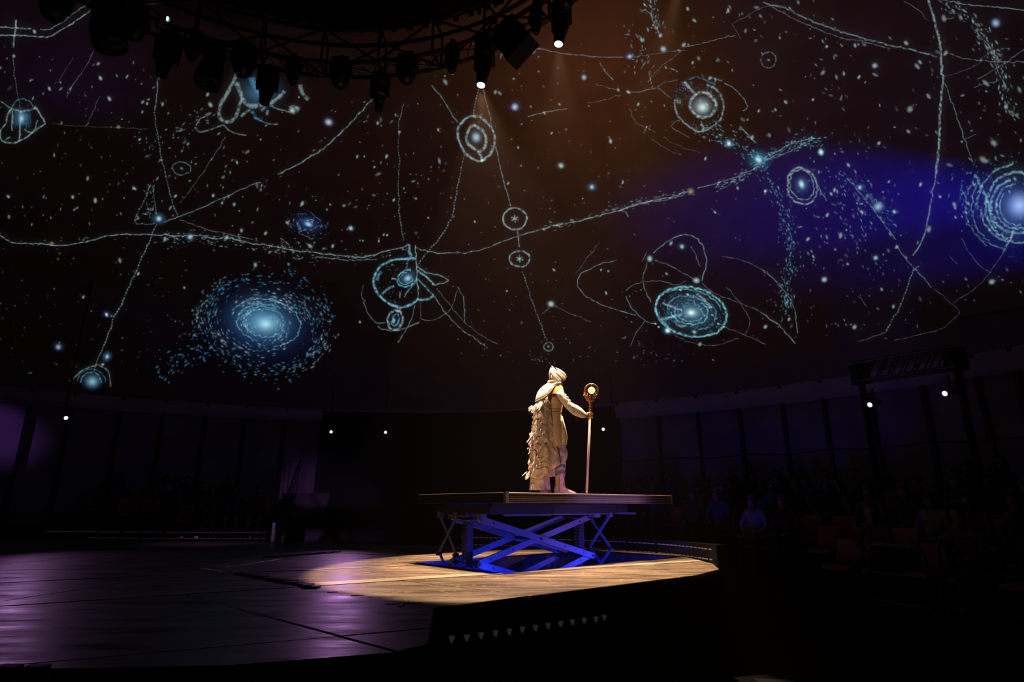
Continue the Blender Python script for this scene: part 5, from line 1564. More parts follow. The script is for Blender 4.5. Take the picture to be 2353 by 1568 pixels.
for v_ in (943.5, 949.5):
    mb = MB()
    mb.loft([ring(1256.5, 1292.3 - (v_ - 943) * .2, v_ - .5, .172), ring(1256.2, 1292.6 - (v_ - 943) * .2, v_, .175), ring(1256.5, 1292.3 - (v_ - 943) * .2, v_ + .5, .172)], False)
    mb.build('belt', M_DARKL, person, True)
# ochre shoulder lining seen under the cape
mb = MB()
mb.loft([[Q(1275, 885, -.13), Q(1283, 884.5, -.12), Q(1290, 889, -.10), Q(1294, 896, -.10)], [Q(1268, 892, -.195), Q(1279, 890, -.20), Q(1289, 896, -.185), Q(1294.5, 904, -.15)], [Q(1264, 904, -.21), Q(1273, 905, -.22), Q(1282, 906, -.21), Q(1293.5, 914, -.15)]], closed=False)
mb.build('shoulder_lining', M_ORANGE, person, True)
# trousers and boots
garment('trouser_leg', [(1266, 1290, 1005, .07), (1276, 1299, 1026, .085), (1280, 1302.5, 1038, .10), (1282, 1303, 1046, .105), (1281.5, 1301.5, 1055, .10), (1280, 1299, 1062, .092), (1279, 1297, 1068, .08)], M_VIOLET, dc=-.08, wob=.03)
garment('trouser_leg', [(1252, 1276, 1005, .12), (1248, 1272, 1040, .11), (1245, 1268, 1070, .10), (1242, 1262, 1090, .08)], M_CREAM, dc=.09)
def boot(name, L, dc):
    o = garment(name, L, mat('boot_leather', (0.50, 0.34, 0.25), 0.38, noise=(0.36, 0.23, 0.17), bump=.5, scale=22), dc=dc, n=28)
    for q in o.data.vertices:
        q.co.z = max(q.co.z, .001)
    return o
nb = boot('boot', [(1273, 1299, 1062, .088), (1272.5, 1298.5, 1072, .086), (1274, 1297.5, 1088, .078), (1275.5, 1296, 1104, .068), (1276, 1295.5, 1114, .060), (1273.5, 1299, 1121, .056), (1272.5, 1307, 1126, .054), (1272.3, 1318, 1130.5, .050), (1272.5, 1325, 1134.5, .046), (1272.5, 1325, 1136.3, .046)], -.07)
boot('boot', [(1244, 1262, 1105, .06), (1243, 1260, 1118, .055), (1240, 1263, 1124, .052), (1240, 1270, 1131, .048), (1240, 1277, 1135.5, .045), (1240, 1277, 1136.3, .045)], .09)
for v0, v1 in ((1067, 1077), (1084, 1093)):                # chevron bands on the boot shaft
    rows = []
    for t in (0, .33, .66, 1):
        v_ = v0 + (v1 - v0) * t
        f = (v_ - 1062) / 42
        r_ = ring(1271.6 + 2.6 * f, 1300.0 - 2.6 * f, v_, .096 - .02 * f, 28, -.07)
        rr = []
        for k, q in enumerate(r_):
            a = 2 * PI * k / 28
            da = abs((a + PI / 2 - .35 + PI) % (2 * PI) - PI)   # angle from the peak on the near side
            rr.append(q + Vector((0, 0, .045 * max(0, 1 - da / 1.3) - .020)))
        rows.append(rr)
    mb = MB()
    mb.loft(rows, False)
    mb.build('boot_band', M_SLATE, nb, True)
sole = MB()
sole.loft([[Vector((q.x, q.y, z)) for q in ring(1271.5, 1326.5, 1134.5, .050, 28, -.07)] for z in (.001, .014)])
sole.build('sole', M_DARKL, nb)
MB().tube([Q(1285, v_, -.07 - r_) for v_, r_ in ((1096, .078), (1106, .072), (1114, .066), (1122, .062), (1130, .058))], .0035, 6).build('seam', M_DARKL, nb, True)
for v_, w_ in ((1110, .0), (1113.5, .6), (1117, .2)):           # ankle creases
    mb = MB()
    mb.loft([ring(1275.2 - w_, 1296.6 + w_, v_ - .9, .064, 28, -.07), ring(1274.6 - w_, 1297.6 + w_, v_, .068, 28, -.07), ring(1275.2 - w_, 1296.8 + w_, v_ + .9, .064, 28, -.07)], False)
    mb.build('ankle_crease', MATS['boot_leather'], nb, True)
# long robe tail behind the legs
garment('robe_tail', [(1222, 1262, 1088, .14), (1219, 1263, 1100, .16), (1218, 1264, 1114, .17), (1216.5, 1265, 1127, .18)], M_CLOAK, cap=False, wob=.02, dc=.02)
# inner robe lobe showing under the cloak's near hem
mb = MB()
mb.loft([[Q(1242 + i * 4.3, 1072 - i * .6, -.15 + abs(i - 4) * .012) for i in range(9)], [Q(1241 + i * 4.4, 1084 - i * .3, -.17 + abs(i - 4) * .014) for i in range(9)], [Q(1244 + i * 4.0, 1091 + 3 * math.sin(i / 8 * PI) + i * .5, -.16 + abs(i - 4) * .012) for i in range(9)]], closed=False)
mb.build('robe_lining', M_CREAM, person, True)
# the cloak: a folded shell open towards the front
rows, NP = [], 64
def cloak_u(v):
    vs = (898, 912, 935, 960, 1000, 1040, 1066, 1085, 1104)
    L = (1246, 1236, 1229, 1226, 1222, 1219, 1218, 1217.5, 1217)
    R = (1262, 1263, 1264, 1266, 1271, 1279, 1286, 1287, 1288)
    return np.interp(v, vs, L), np.interp(v, vs, R)
for j in range(34):
    t = j / 33
    row = []
    for i in range(NP):
        s_ = i / (NP - 1)
        hem = 1066 + 36 * min(1, s_ / .30) if s_ < .30 else 1102 - 6 * math.sin((s_ - .3) * 3)
        v_ = 900 + (hem - 900) * t
        uL, uR = cloak_u(v_)
        ph = math.radians(-52 - (300 - 52 - 30) * s_)           # near front edge -> back -> far side
        cu = uL + (uR - uL) / (1 + math.cos(math.radians(52)))
        fold = 1 + (.03 + .05 * t) * math.sin(s_ * 34 + 2.0 * math.sin(t * 3)) * min(1, t * 2)
        c = Q(cu, v_)
        rx = (Q(cu, v_) - Q(uL, v_)).length
        ry = .17 + .04 * t
        row.append(c + Vector((rx * math.cos(ph) * fold, ry * math.sin(ph) * fold, 0)))
    rows.append(row)
mb = MB()
mb.loft(rows, closed=False)
cloak = mb.build('cloak', M_CLOAK, person, True)
so = cloak.modifiers.new('thick', 'SOLIDIFY')
so.thickness = .008
# dark piping down the cloak's near edge
MB().tube([r_[0] + Vector((.002, -.006, 0)) for r_ in rows], .004, 6).build('piping', M_DARKL, cloak, True)
# cape over the shoulders
top = [(1284, 881, -.05), (1277, 881.5, -.075), (1271, 882, -.085), (1266, 882, -.075), (1261, 881, -.05), (1259, 880, 0), (1261, 880, .05), (1267, 880, .075), (1275, 880, .075), (1283, 881, .05)]
bot = [(1287, 885, -.11), (1275, 887, -.205), (1266, 899, -.235), (1254, 911, -.225), (1240, 918.5, -.15), (1230, 923, 0), (1238, 917, .15), (1252, 905, .22), (1266, 893, .22), (1284, 885, .12)]
T2 = [Q(*q) for q in catmull(top, .9)] if False else None
def resample(P, n):
    Pq = [np.array(Q(*q)) for q in P]
    C = np.array(catmull(Pq, .004))
    s_ = np.concatenate([[0], np.cumsum(np.linalg.norm(np.diff(C, axis=0), axis=1))])
    return [Vector([np.interp(s_[-1] * k / (n - 1), s_, C[:, a]) for a in range(3)]) for k in range(n)]
ta, ba = resample(top, 48), resample(bot, 48)
rows = []
for j in range(10):
    t = j / 9
    row = []
    for k in range(48):
        q = ta[k].lerp(ba[k], t)
        bul = math.sin(PI * t) * .045
        o_ = Vector((q.x - Q(1272, 900).x, q.y, 0)).normalized()
        q = q + o_ * bul + Vector((0, 0, bul * .55))
        q = q + o_ * .006 * math.sin(k * 1.3) * t
        row.append(q)
    rows.append(row)
mb = MB()
mb.loft(rows, closed=False)
cape = mb.build('cape', cloth_mat('cape_cloth', (0.78, 0.70, 0.60), (0.50, 0.40, 0.33), (0.12, 0.08, 0.07), 22, 10.0), person, True)
cape.modifiers.new('thick', 'SOLIDIFY').thickness = .010
MB().tube(rows[-1], .0045, 6).build('piping', M_WHITEF, cape, True)
# collar
mb = MB()
mb.loft([ring(1258.5, 1283, 884, .085, 28, skew=-.01), ring(1258, 1282.5, 879.5, .085, 28, skew=-.01), ring(1259, 1281, 876.5, .080, 28, skew=-.008), ring(1260.5, 1280, 876.5, .074, 28, skew=-.008), ring(1260.5, 1281, 882, .074, 28, skew=-.008)], False)
mb.build('collar', M_CLOAK, person, True)
# sleeve with bands
sl = [Q(1283, 903, -.17), Q(1289, 909, -.185), Q(1296, 919, -.19), Q(1304, 929, -.185), Q(1312, 936, -.175), Q(1320, 941.5, -.155), Q(1329, 947, -.125), Q(1337, 952, -.092), Q(1343, 955, -.066)]
sr = [.058, .062, .060, .058, .066, .078, .076, .060, .046]
sleeve = MB().tube(sl, sr, 24).build('sleeve', M_WHITEF, person, True)
for t in range(9):
    i = 4 + t * .46
    k = int(i); f = i - k
    c = sl[k].lerp(sl[min(k + 1, 8)], f); r_ = (sr[k] * (1 - f) + sr[min(k + 1, 8)] * f) * 1.005
    ax = (sl[min(k + 1, 8)] - sl[k]).normalized()
    M = Matrix.Translation(c) @ ax.to_track_quat('Z', 'Y').to_matrix().to_4x4()
    MB().lathe([(r_, -.003), (r_ + .003, 0), (r_, .003)], 24, M, cap=False).build('sleeve_band', M_DARKL, sleeve)
for u_, v_, d_ in ((1319, 937, -.235), (1319, 949, -.235), (1339, 950, -.14), (1325, 958, -.13)):
    MB().sphere(Q(u_, v_, d_), .010, 10, 6).build('button', M_DARKL, sleeve)
# helmet: shell and swept-back blades
mb = MB()
M = Matrix.Translation(Q(1279.5, 866, 0)) @ Matrix.Rotation(.25, 4, 'Y') @ Matrix.Diagonal((.092, .088, .108, 1))
mb.lathe([(max(.01, math.cos(a)), math.sin(a)) for a in [-.75 + (PI / 2 + .75) * k / 10 for k in range(11)]], 28, M)
helm = mb.build('helmet', M_HELM, person, True)
def blade(pts, hw, dep, th=.010, name='helmet_blade'):
    """flat tapering blade following pixel points; dep: depth per point, hw: half width in pixels per point"""
    n = len(pts)
    P = [Q(u, v, dep[i]) for i, (u, v) in enumerate(pts)]
    rows = []
    for i in range(n):
        t = (P[min(i + 1, n - 1)] - P[max(i - 1, 0)]).normalized()
        side_ = Vector((0, 1, 0)).cross(t).normalized()
        w = hw[i] * .0067
        rows.append([P[i] + side_ * w * math.cos(a) + Vector((0, 1, 0)) * th * math.sin(a) * (0.35 + .65 * min(1, hw[i] / 3)) for a in [2 * PI * k / 12 for k in range(12)]])
    mb = MB()
    mb.loft(rows)
    return mb.build(name, M_HELM, helm, True)
for s_ in (-1, 1):
    blade([(1298.5, 873), (1299, 866), (1295, 859), (1288, 853), (1281, 848.5), (1276, 845)], [1.2, 3, 3.4, 3.0, 2.0, .3], [.020 * s_, .030 * s_, .038 * s_, .035 * s_, .028 * s_, .02 * s_])
    blade([(1296.5, 874), (1294, 867), (1288, 860), (1280, 854), (1274, 849), (1270.5, 843)], [1.0, 2.4, 2.6, 2.4, 1.8, .3], [.050 * s_, .062 * s_, .070 * s_, .064 * s_, .05 * s_, .035 * s_])
    blade([(1293, 870), (1289, 866), (1283, 860), (1276, 855), (1271, 850), (1268, 841)], [1.0, 2.2, 2.4, 2.4, 2.0, .3], [.078 * s_, .084 * s_, .088 * s_, .078 * s_, .06 * s_, .04 * s_])
    blade([(1288.5, 885), (1285, 880), (1280, 874), (1274.5, 867), (1270, 858), (1267, 850), (1266.5, 845)], [.8, 4.5, 6.0, 5.4, 3.6, 1.8, .3], [.075 * s_, .088 * s_, .098 * s_, .098 * s_, .088 * s_, .07 * s_, .055 * s_])
    blade([(1290, 877), (1286, 872), (1281, 867), (1277, 862), (1273, 855), (1270, 848)], [.8, 1.8, 2.2, 2.0, 1.5, .3], [.090 * s_, .094 * s_, .098 * s_, .096 * s_, .08 * s_, .06 * s_])
    blade([(1264, 877), (1263, 868), (1263, 859), (1264.5, 850), (1265.5, 845)], [.8, 1.6, 2.0, 1.4, .3], [.045 * s_, .05 * s_, .05 * s_, .045 * s_, .04 * s_])
# feathers
def leaf(p, dr, nr, L, w):
    dr = dr.normalized(); sd = dr.cross(nr).normalized()
    return [p, p + dr * L * .35 + sd * w, p + dr * L * .75 + sd * w * .7, p + dr * L, p + dr * L * .75 - sd * w * .7, p + dr * L * .35 - sd * w, p + dr * L * .4 + nr * w * .5], [(0, 1, 6), (1, 2, 6), (2, 3, 6), (3, 4, 6), (4, 5, 6), (5, 0, 6)]
fe = MB()
def tuft(u, v, d, n, L, w, dirx=-.6, spread=.5):
    for k in range(n):
        p = Q(u + random.gauss(0, 3), v + random.gauss(0, 3), d + random.gauss(0, .03))
        dr = Vector((dirx + random.gauss(0, spread * .6), random.gauss(0, .3), -1))
        nr = Vector((-.6, -.7, .2)).normalized()
        fe.add(*leaf(p, dr, nr, L * random.uniform(.6, 1.3), w * random.uniform(.7, 1.2)))
tuft(1236, 930, -.10, 26, .10, .014, -.5)
tuft(1244, 926, -.19, 20, .10, .013, -.2)
tuft(1229, 936, -.02, 18, .10, .014, -.8)
tuft(1258, 916, -.20, 8, .10, .014, .1)
tuft(1240, 950, -.19, 10, .11, .013, 0)
for k in range(110):                                  # small hanging feathers over the cloak's back
    v_ = random.uniform(940, 1095)
    uL, uR = cloak_u(v_)
    s_ = random.random() ** 1.8
    ph = math.radians(-95 - 95 * (1 - s_))
    cu = uL + (uR - uL) / 1.616
    rx = (Q(cu, v_) - Q(uL, v_)).length
    p = Q(cu, v_) + Vector((rx * math.cos(ph) * 1.05, (.18 + .035 * (v_ - 900) / 200) * math.sin(ph) * 1.05, 0))
    nr = Vector((math.cos(ph), math.sin(ph), .1)).normalized()
    fe.add(*leaf(p, Vector((random.gauss(0, .25), 0, -1)) + nr * .15, nr, random.uniform(.035, .075), random.uniform(.006, .011)))
tuft(1222, 996, -.02, 9, .07, .014, -.3); tuft(1220, 1012, 0, 9, .07, .014, -.4); tuft(1228, 988, -.10, 6, .10, .012, 0); tuft(1222, 1030, 0, 8, .05, .010, -.3)
tuft(1217, 1084, 0, 12, .10, .014, -.5); tuft(1216, 1090, .02, 7, .09, .012, -.6); tuft(1219, 1060, 0, 10, .05, .010, -.2)
tag(fe.build('feathers', M_WHITEF, cloak), kind='stuff')
fe = MB()
for k in range(70):                                   # ruffled feathers down the upper sleeve
    t = random.random() * 3.4
    i = int(t); f = t - i
    c = sl[i].lerp(sl[i + 1], f)
    a = random.uniform(-.6, 2.4)
    nr = Vector((.5 * math.sin(a), -math.cos(a) * .8, math.sin(a) * .7)).normalized()
    fe.add(*leaf(c + nr * sr[i] * 1.0, Vector((.5, 0, -.7)) + Vector((random.gauss(0, .4), random.gauss(0, .3), random.gauss(0, .3))), nr, random.uniform(.03, .06), random.uniform(.008, .014)))
tag(fe.build('sleeve_feathers', M_WHITEF, sleeve), kind='stuff')
fe = MB()
for k in range(40):
    p = Q(1285 + random.uniform(0, 13), 1061 + random.uniform(-2, 4), -.16 + random.uniform(0, .05))
    fe.add(*leaf(p, Vector((random.gauss(.2, .6), -.2, random.gauss(-.6, .5))), Vector((.4, -.9, .2)), random.uniform(.02, .04), .007))
tag(fe.build('fur_cuff', M_WHITEF, nb), kind='stuff')

# ================================================================== STAFF
SB, ST = at_y(1347.8, 1137, YP - .02), at_y(1356.9, 941, YP - .02)
SB.z = Z_TOPP
staff = thing('staff', SB, 'tall staff with ornate gold head holding a glowing round orb', 'staff')
M_POLE = mat('staff_pole', (0.50, 0.36, 0.28), 0.4)
M_GOLD = mat('staff_gold', (0.45, 0.20, 0.04), 0.35, 0.75, noise=(0.30, 0.12, 0.025), scale=25)
def S(u, v, d=0.0):
    return at_y(u, v, YP - .02 + d) - SB
pole = MB().tube([S(1347.9, 1134), S(1352.3, 1040), S(1356.7, 943)], [.0185, .0185, .0195], 16).build('pole', M_POLE, staff, True)
MB().tube([Vector((0, 0, 0)), S(1348, 1129.5)], .020, 16).build('ferrule', M_GOLD, staff, True)
axis = (ST - SB).normalized()
MC = Matrix.Translation(S(1356.9, 943)) @ axis.to_track_quat('Z', 'Y').to_matrix().to_4x4()
smooth_by_angle(MB().lathe([(.021, 0), (.030, .006), (.030, .014), (.022, .020), (.024, .045), (.031, .052), (.031, .064), (.023, .070), (.023, .085), (.030, .090), (.030, .098), (.020, .106), (.018, .13)], 20, MC).build('collar', M_GOLD, staff), 35)
OC = S(1359.3, 897.5)
MB().sphere(OC, .0565, 28, 16).build('orb', emit_mat('orb_light', (1.0, 0.82, 0.42), 1.25), staff, True)
rg = [OC + Vector((.106 * math.cos(a), 0, .106 * math.sin(a))) for a in [math.radians(-28 + 236 * k / 40) for k in range(41)]]
MB().tube(rg, .0085, 10).build('ring', M_GOLD, staff, True)
rg2 = [OC + Vector((.092 * math.cos(a), 0, .092 * math.sin(a))) for a in [math.radians(-25 + 230 * k / 40) for k in range(41)]]
MB().tube(rg2, .0055, 8).build('ring', M_GOLD, staff, True)
for a in (90, 2, 178):
    a = math.radians(a)
    MB().tube([OC + Vector((.098 * math.cos(a), 0, .098 * math.sin(a))), OC + Vector((.054 * math.cos(a), 0, .054 * math.sin(a)))], [.006, .009], 8).build('orb_pin', M_GOLD, staff, True)
MB().lathe([(.058, -.004), (.062, 0), (.058, .004)], 28, Matrix.Translation(OC) @ Matrix.Rotation(PI / 2, 4, 'X'), cap=False).build('orb_bezel', M_GOLD, staff, True)
base = S(1357.3, 930)
for k in range(12):                                        # vine tendrils that hold the ring
    a = 2 * PI * k / 12
    s_ = math.cos(a)
    p = [base + Vector((.012 * s_, .012 * math.sin(a), 0)), base + Vector((.035 * s_ + random.uniform(-.006, .006), .02 * math.sin(a), .05)), base + Vector((.068 * s_, .028 * math.sin(a), .095)), base + Vector((.092 * s_, .026 * math.sin(a), .145)), base + Vector((.100 * s_, .012 * math.sin(a), .20 - .03 * abs(math.sin(a))))]
    P = catmull([tuple(q) for q in p], .012)
    v_ = MB().tube(P, list(np.linspace(.009, .0045, len(P))), 8).build('tendril', M_GOLD, staff, True)
    for j in range(3):
        c = Vector(P[int(len(P) * (.35 + .2 * j))])
        MB().sphere(c + Vector((.014 * (1 if s_ > 0 else -1), random.uniform(-.01, .01), .004)), .0085, 8, 5).build('bud', M_GOLD, v_, True)

# ================================================================== STANDS, SEATS, SPECTATORS
M_TIER = mat('tier_deck', (0.010, 0.009, 0.009), 0.9, spec=0.2)
M_SEAT = mat('seat_plastic', (0.24, 0.045, 0.015), 0.5)
M_SEATLEG = mat('seat_leg', (0.02, 0.02, 0.02), 0.5, 0.4)
def tier_arc(r0, r1, z, a0, a1, name):
    n = max(8, int((a1 - a0) / .05))
    vs, fs = [], []
    prof = [(r0, -1.6), (r0, z - .03), (r0 + .03, z), (r1 + .02, z), (r1 + .02, -1.6)]
    for r, zz in prof:
        for k in range(n + 1):
            a = a0 + (a1 - a0) * k / n
            vs.append((CX + r * math.cos(a), CY + r * math.sin(a), zz))
    c = n + 1
    for i in range(len(prof) - 1):
        for k in range(n):
            fs.append((i * c + k, (i + 1) * c + k, (i + 1) * c + k + 1, i * c + k + 1))
    fs.append(tuple(i * c for i in range(len(prof))))
    fs.append(tuple(i * c + n for i in range(len(prof)))[::-1])
    mb = MB()
    mb.add(vs, fs)
    return tag(mb.build(name, M_TIER), kind='structure')
# --- one seat
def seat_parts():
    back = []
    for j in range(7):
        t = j / 6
        z = .47 + .38 * t
        y = -.20 - .07 * t
        w = .225 * (1 - .10 * max(0, t - .75) * 4)
        back.append([Vector((w * s, y - .035 * (1 - s * s) , z)) for s in np.linspace(-1, 1, 9)])
    b = MB()
    b.loft(back, closed=False)
    pan = []
    for j in range(6):
        t = j / 5
        y = .22 - .42 * t
        pan.append([Vector((.22 * s, y, .455 - .025 * (1 - s * s) - (.03 * (1 - t) ** 3))) for s in np.linspace(-1, 1, 9)])
    p = MB()
    p.loft(pan, closed=False)
    l = MB()
    l.box((0, 0, .22), (.05, .10, .40))
    l.box((0, 0, .43), (.36, .26, .025))
    l.box((0, 0, .012), (.16, .24, .024))
    return b.mesh('backrest', M_SEAT, True), p.mesh('seat_pan', M_SEAT, True), l.mesh('pedestal', M_SEATLEG)
SEATM = seat_parts()
def solid(o, t):
    o.modifiers.new('thick', 'SOLIDIFY').thickness = t
    return o
def make_seat(loc, rz, label, group):
    t = thing('stadium_seat', loc, label, 'seat', group, rz)
    solid(put('backrest', SEATM[0], t), .025)
    solid(put('seat_pan', SEATM[1], t), .025)
    put('pedestal', SEATM[2], t)
    return t
# --- seated spectators: three poses grown from bones, dressed in several colours
def sitter(pose):
    B, E_ = [], []
    def a(x, y, z, r, l=None):
        B.append(((x, y, z), r))
        if l is not None: E_.append((l, len(B) - 1))
        return len(B) - 1
    lean = {0: 0.0, 1: .10, 2: -.02}[pose]
    pel = a(0, -.06, .55, .13)
    sp_ = a(0, -.08 + lean * .4, .76, .125, pel)
    ch = a(0, -.09 + lean, .96, .135, sp_)
    nk = a(0, -.07 + lean * 1.2, 1.13, .052, ch)
    hd = a(0, -.045 + lean * 1.3, 1.24, .085, nk)
    a(0, -.055 + lean * 1.3, 1.33, .078, hd)
    fc = a(0, .02 + lean * 1.3, 1.225, .05, hd)
    a(0, .058 + lean * 1.3, 1.235, .014, fc)
    for s in (-1, 1):
        sh = a(.17 * s, -.08 + lean, 1.06, .065, ch)
        if pose == 2:
            el = a(.24 * s, .14, .98, .045, sh)
            wr = a(.09 * s, .34, 1.16, .03, el)
            pm = a(.06 * s, .37, 1.22, (.03, .018), wr)
            dz, dy = .05, .01
        else:
            el = a(.25 * s, -.01 + lean, .80, .045, sh)
            wr = a(.13 * s, .24, .70, .03, el)
            pm = a(.09 * s, .31, .695, (.032, .018), wr)
            dz, dy = -.008, .05
        for i in range(4):
            f = a(pm and (B[pm][0][0] + (i - 1.5) * .016 * s), B[pm][0][1] + dy * .7, B[pm][0][2] + dz * .7, .0095, pm)
            a(B[f][0][0], B[f][0][1] + dy, B[f][0][2] + dz - (.012 if pose != 2 else 0), .008, f)
        th = a(B[pm][0][0] - .028 * s, B[pm][0][1] + .012, B[pm][0][2] + .012, .010, pm)
        a(B[th][0][0] - .012 * s, B[th][0][1] + .022, B[th][0][2] + .010, .008, th)
        hp = a(.10 * s, -.02, .54, .095, pel)
        kn = a(.13 * s, .40, .55, .066, hp)
        an = a(.13 * s, .44, .10, .046, kn)
        a(.14 * s, .58, .045, .036, an)
    def pick(c):
        if c.z > 1.115 and abs(c.x) < .12 and c.y < .12 + lean: return 0
        if pose == 2 and c.y > .30 and c.z > 1.12: return 0
        if pose != 2 and c.y > .245 and c.z > .64 and abs(c.x) < .16 and c.z < .76: return 0
        if c.z < .60 and c.z > .13 or (c.y > .12 and c.z < .66): return 2
        if c.z <= .13: return 3
        return 1
    return skin_body(B, E_, 'person_body', [M_SKIN2, M_SKIN2, M_SKIN2, M_SKIN2], 0, None, 1, pick), lean
M_SKIN2 = mat('skin_spectator', (0.20, 0.085, 0.05), 0.6)
M_SHOE = mat('shoe_dark', (0.02, 0.018, 0.018), 0.6)
M_TROUS = mat('dark_trousers', (0.02, 0.022, 0.03), 0.8)
CLOTHES = {'black jacket': (0.012, 0.012, 0.014), 'dark blue coat': (0.02, 0.03, 0.08), 'brown coat': (0.05, 0.022, 0.012), 'grey pullover': (0.05, 0.046, 0.05), 'pale shirt': (0.20, 0.17, 0.18)}
HAIRS = {'black hair': (0.012, 0.009, 0.008), 'brown hair': (0.07, 0.035, 0.018)}
BODIES = {}
def hair_mesh(lean, long_, m):
    mb = MB()
    cy, cz = -.065 + lean * 1.3, 1.285
    rows = []
    for j in range(9):
        t = j / 8
        pol = t * (PI * .62)
        row = []
        for k in range(20):
            a = 2 * PI * k / 20
            front = max(0, math.sin(a))
            p_ = pol * (1 - .42 * front)
            r = .100
            row.append(Vector((r * .95 * math.sin(p_) * math.cos(a), cy + r * 1.12 * math.sin(p_) * math.sin(a), cz + .03 + r * 1.05 * math.cos(p_) - (long_ * .16 * max(0, t - .6) * 2.5 * (1 - front)))))
        rows.append(row)
    mb.loft(rows)
    return mb.mesh('hair', m, True)
for pose in (0, 1, 2):
    me, lean = sitter(pose)
    for cn, cc in CLOTHES.items():
        m2 = me.copy()
        for i_, q in enumerate((M_SKIN2, mat('cloth_' + cn.replace(' ', '_'), cc, .85), M_TROUS, M_SHOE)):
            m2.materials[i_] = q
        BODIES[(pose, cn)] = m2
    for hn, hc in HAIRS.items():
        for lg in (0, 1):
            BODIES[(pose, hn, lg)] = hair_mesh(lean, lg, mat(hn.replace(' ', '_'), hc, .6))
ROWN = ['front', 'second', 'third', 'fourth', 'fifth', 'sixth', 'seventh']
def make_person(loc, rz, where, pose, cn, hn, lg, phone=False):
    act = {0: 'sitting upright', 1: 'leaning forward', 2: 'holding both hands up'}[pose]
    t = thing('person', loc, 'spectator in %s, %s %s, %s, %s' % (cn, 'long' if lg else 'short', hn, act, where.replace('in the ', '').replace(' of the', ' of')), 'person', 'spectators in ' + where.split(' of ')[-1], rz)
    put('body', BODIES[(pose, cn)], t)
    put('hair', BODIES[(pose, hn, lg)], t)
    return t
OBST = [(o.x + c.x, o.y + c.y) for c in (A - o + ax * .02, A - o + ax * .98)] + [(h0.x, h0.y)]
CURB_L = [(2, 1228.5), (150, 1229), (300, 1230), (450, 1231), (612, 1231)]
CURB_R = [(1052, 1243), (1200, 1246.5), (1330, 1250.5), (1450, 1256.5), (1550, 1264), (1640, 1275.5)]
for C_ in (CURB_L, CURB_R):
    OBST += [tuple(q[:2]) for q in catmull([tuple(at_z(u, v, .08)) for u, v in C_], .3)]
def block(a0, a1, rows, side_, occupancy, skip):
    for i, (r, z, b0, b1) in enumerate(rows):
        tier_arc(r - .42, r + .43, z, b0 - .02, b1 + .02, 'floor_tier_%s' % side_)
        n = int((b1 - b0) * r / .56)
        for k in range(n):
            a = b0 + (b1 - b0) * (k + .5) / n
            loc = (CX + (r + .12) * math.cos(a), CY + (r + .12) * math.sin(a), z)
            if any(math.hypot(loc[0] - ox, loc[1] - oy) < .75 for ox, oy in OBST): continue
            where = '%s row of the %s stand' % (ROWN[i], side_)
            taken = random.random() < occupancy
            make_seat(loc, a + PI / 2, ('orange plastic seat taken by a spectator in the ' if taken else 'empty orange plastic seat in the ') + where, '%s seats of the %s stand' % ('taken' if taken else 'empty', side_))
            if taken:
                pose = random.choice((0, 0, 1, 0, 1)) if not (side_ == 'right' and i == 3 and k == 3) else 2
                cn = random.choice(list(CLOTHES)[:4] * 2 + ['pale shirt'])
                make_person((loc[0], loc[1], z + .012), a + PI / 2, 'in the ' + where, pose, cn, random.choice(list(HAIRS)), random.randint(0, 1))
A_R1 = az_of(1432, 1180, 12.5)[0]
A_R0 = math.radians(9)
rows_r = [(9.6, -.55, A_R0, math.radians(31)), (10.45, -.39, A_R0, math.radians(42)), (11.3, -.23, A_R0, math.radians(51)), (12.15, -.07, A_R0, A_R1), (13.0, .09, A_R0, A_R1), (13.85, .25, A_R0, A_R1)]
block(A_R0, A_R1, rows_r, 'right', .74, ())
A_L0 = az_of(612, 1180, 13.2)[0]
A_L1 = az_of(15, 1180, 12.8)[0]
rows_l = [(13.3, -.02, A_L0, A_L1), (14.15, .14, A_L0, A_L1), (15.0, .30, A_L0, A_L1)]
block(A_L0, A_L1, rows_l, 'left', .62, ())

# ================================================================== LIGHT CURB, POST, STAIRS, RAILS
M_CURB = mat('curb_black', (0.003, 0.003, 0.0035), 0.8, spec=0.15)
M_STRIPL = mat('curb_strip', (0.14, 0.11, 0.125), 0.5, emit=(0.30, 0.18, 0.32), estr=0.05)
strip_me = MB().box((0, 0, 0), (.078, .014, .016)).mesh('light_strip', M_STRIPL)
def curb(pix, label, zc=.08):
    P = [at_z(u, v, zc) for u, v in pix]
    C = [Vector(q) for q in catmull([tuple(p) for p in P], .05)]
    root = thing('light_curb', (C[0].x, C[0].y, -1.6), label, 'barrier')
    o = Vector((C[0].x, C[0].y, -1.6))
    nr = []
    for i in range(len(C)):
        d = (C[min(i + 1, len(C) - 1)] - C[max(i - 1, 0)]).normalized()
        n = Vector((d.y, -d.x, 0))
        if n.dot(CAMP - C[i]) < 0: n = -n
        nr.append(n)
    mb = MB()
    rows = []
    for i, c in enumerate(C):
        rows.append([c - o - nr[i] * .06 + Vector((0, 0, .14)), c - o - nr[i] * .30 + Vector((0, 0, .14)), c - o - nr[i] * .30 + Vector((0, 0, -1.68)), c - o - nr[i] * .04 + Vector((0, 0, -1.68))])
    mb.loft(rows)
    mb.build('curb_body', M_CURB, root)
    acc, nxt = 0.0, .1
    for i in range(1, len(C)):
        acc += (C[i] - C[i - 1]).length
        if acc >= nxt:
            nxt += .112
            d = (C[i] - C[i - 1]).normalized()
            for dz in (.075, -.075):
                put('light_strip', strip_me, root, C[i] - o + nr[i] * .012 + Vector((0, 0, dz)), (0, 0, math.atan2(d.y, d.x)))
    return root
curb(CURB_L, 'low black curb with rows of short light strips before the left stand')
curb(CURB_R, 'low black curb with dashed light strips curving behind the lift')
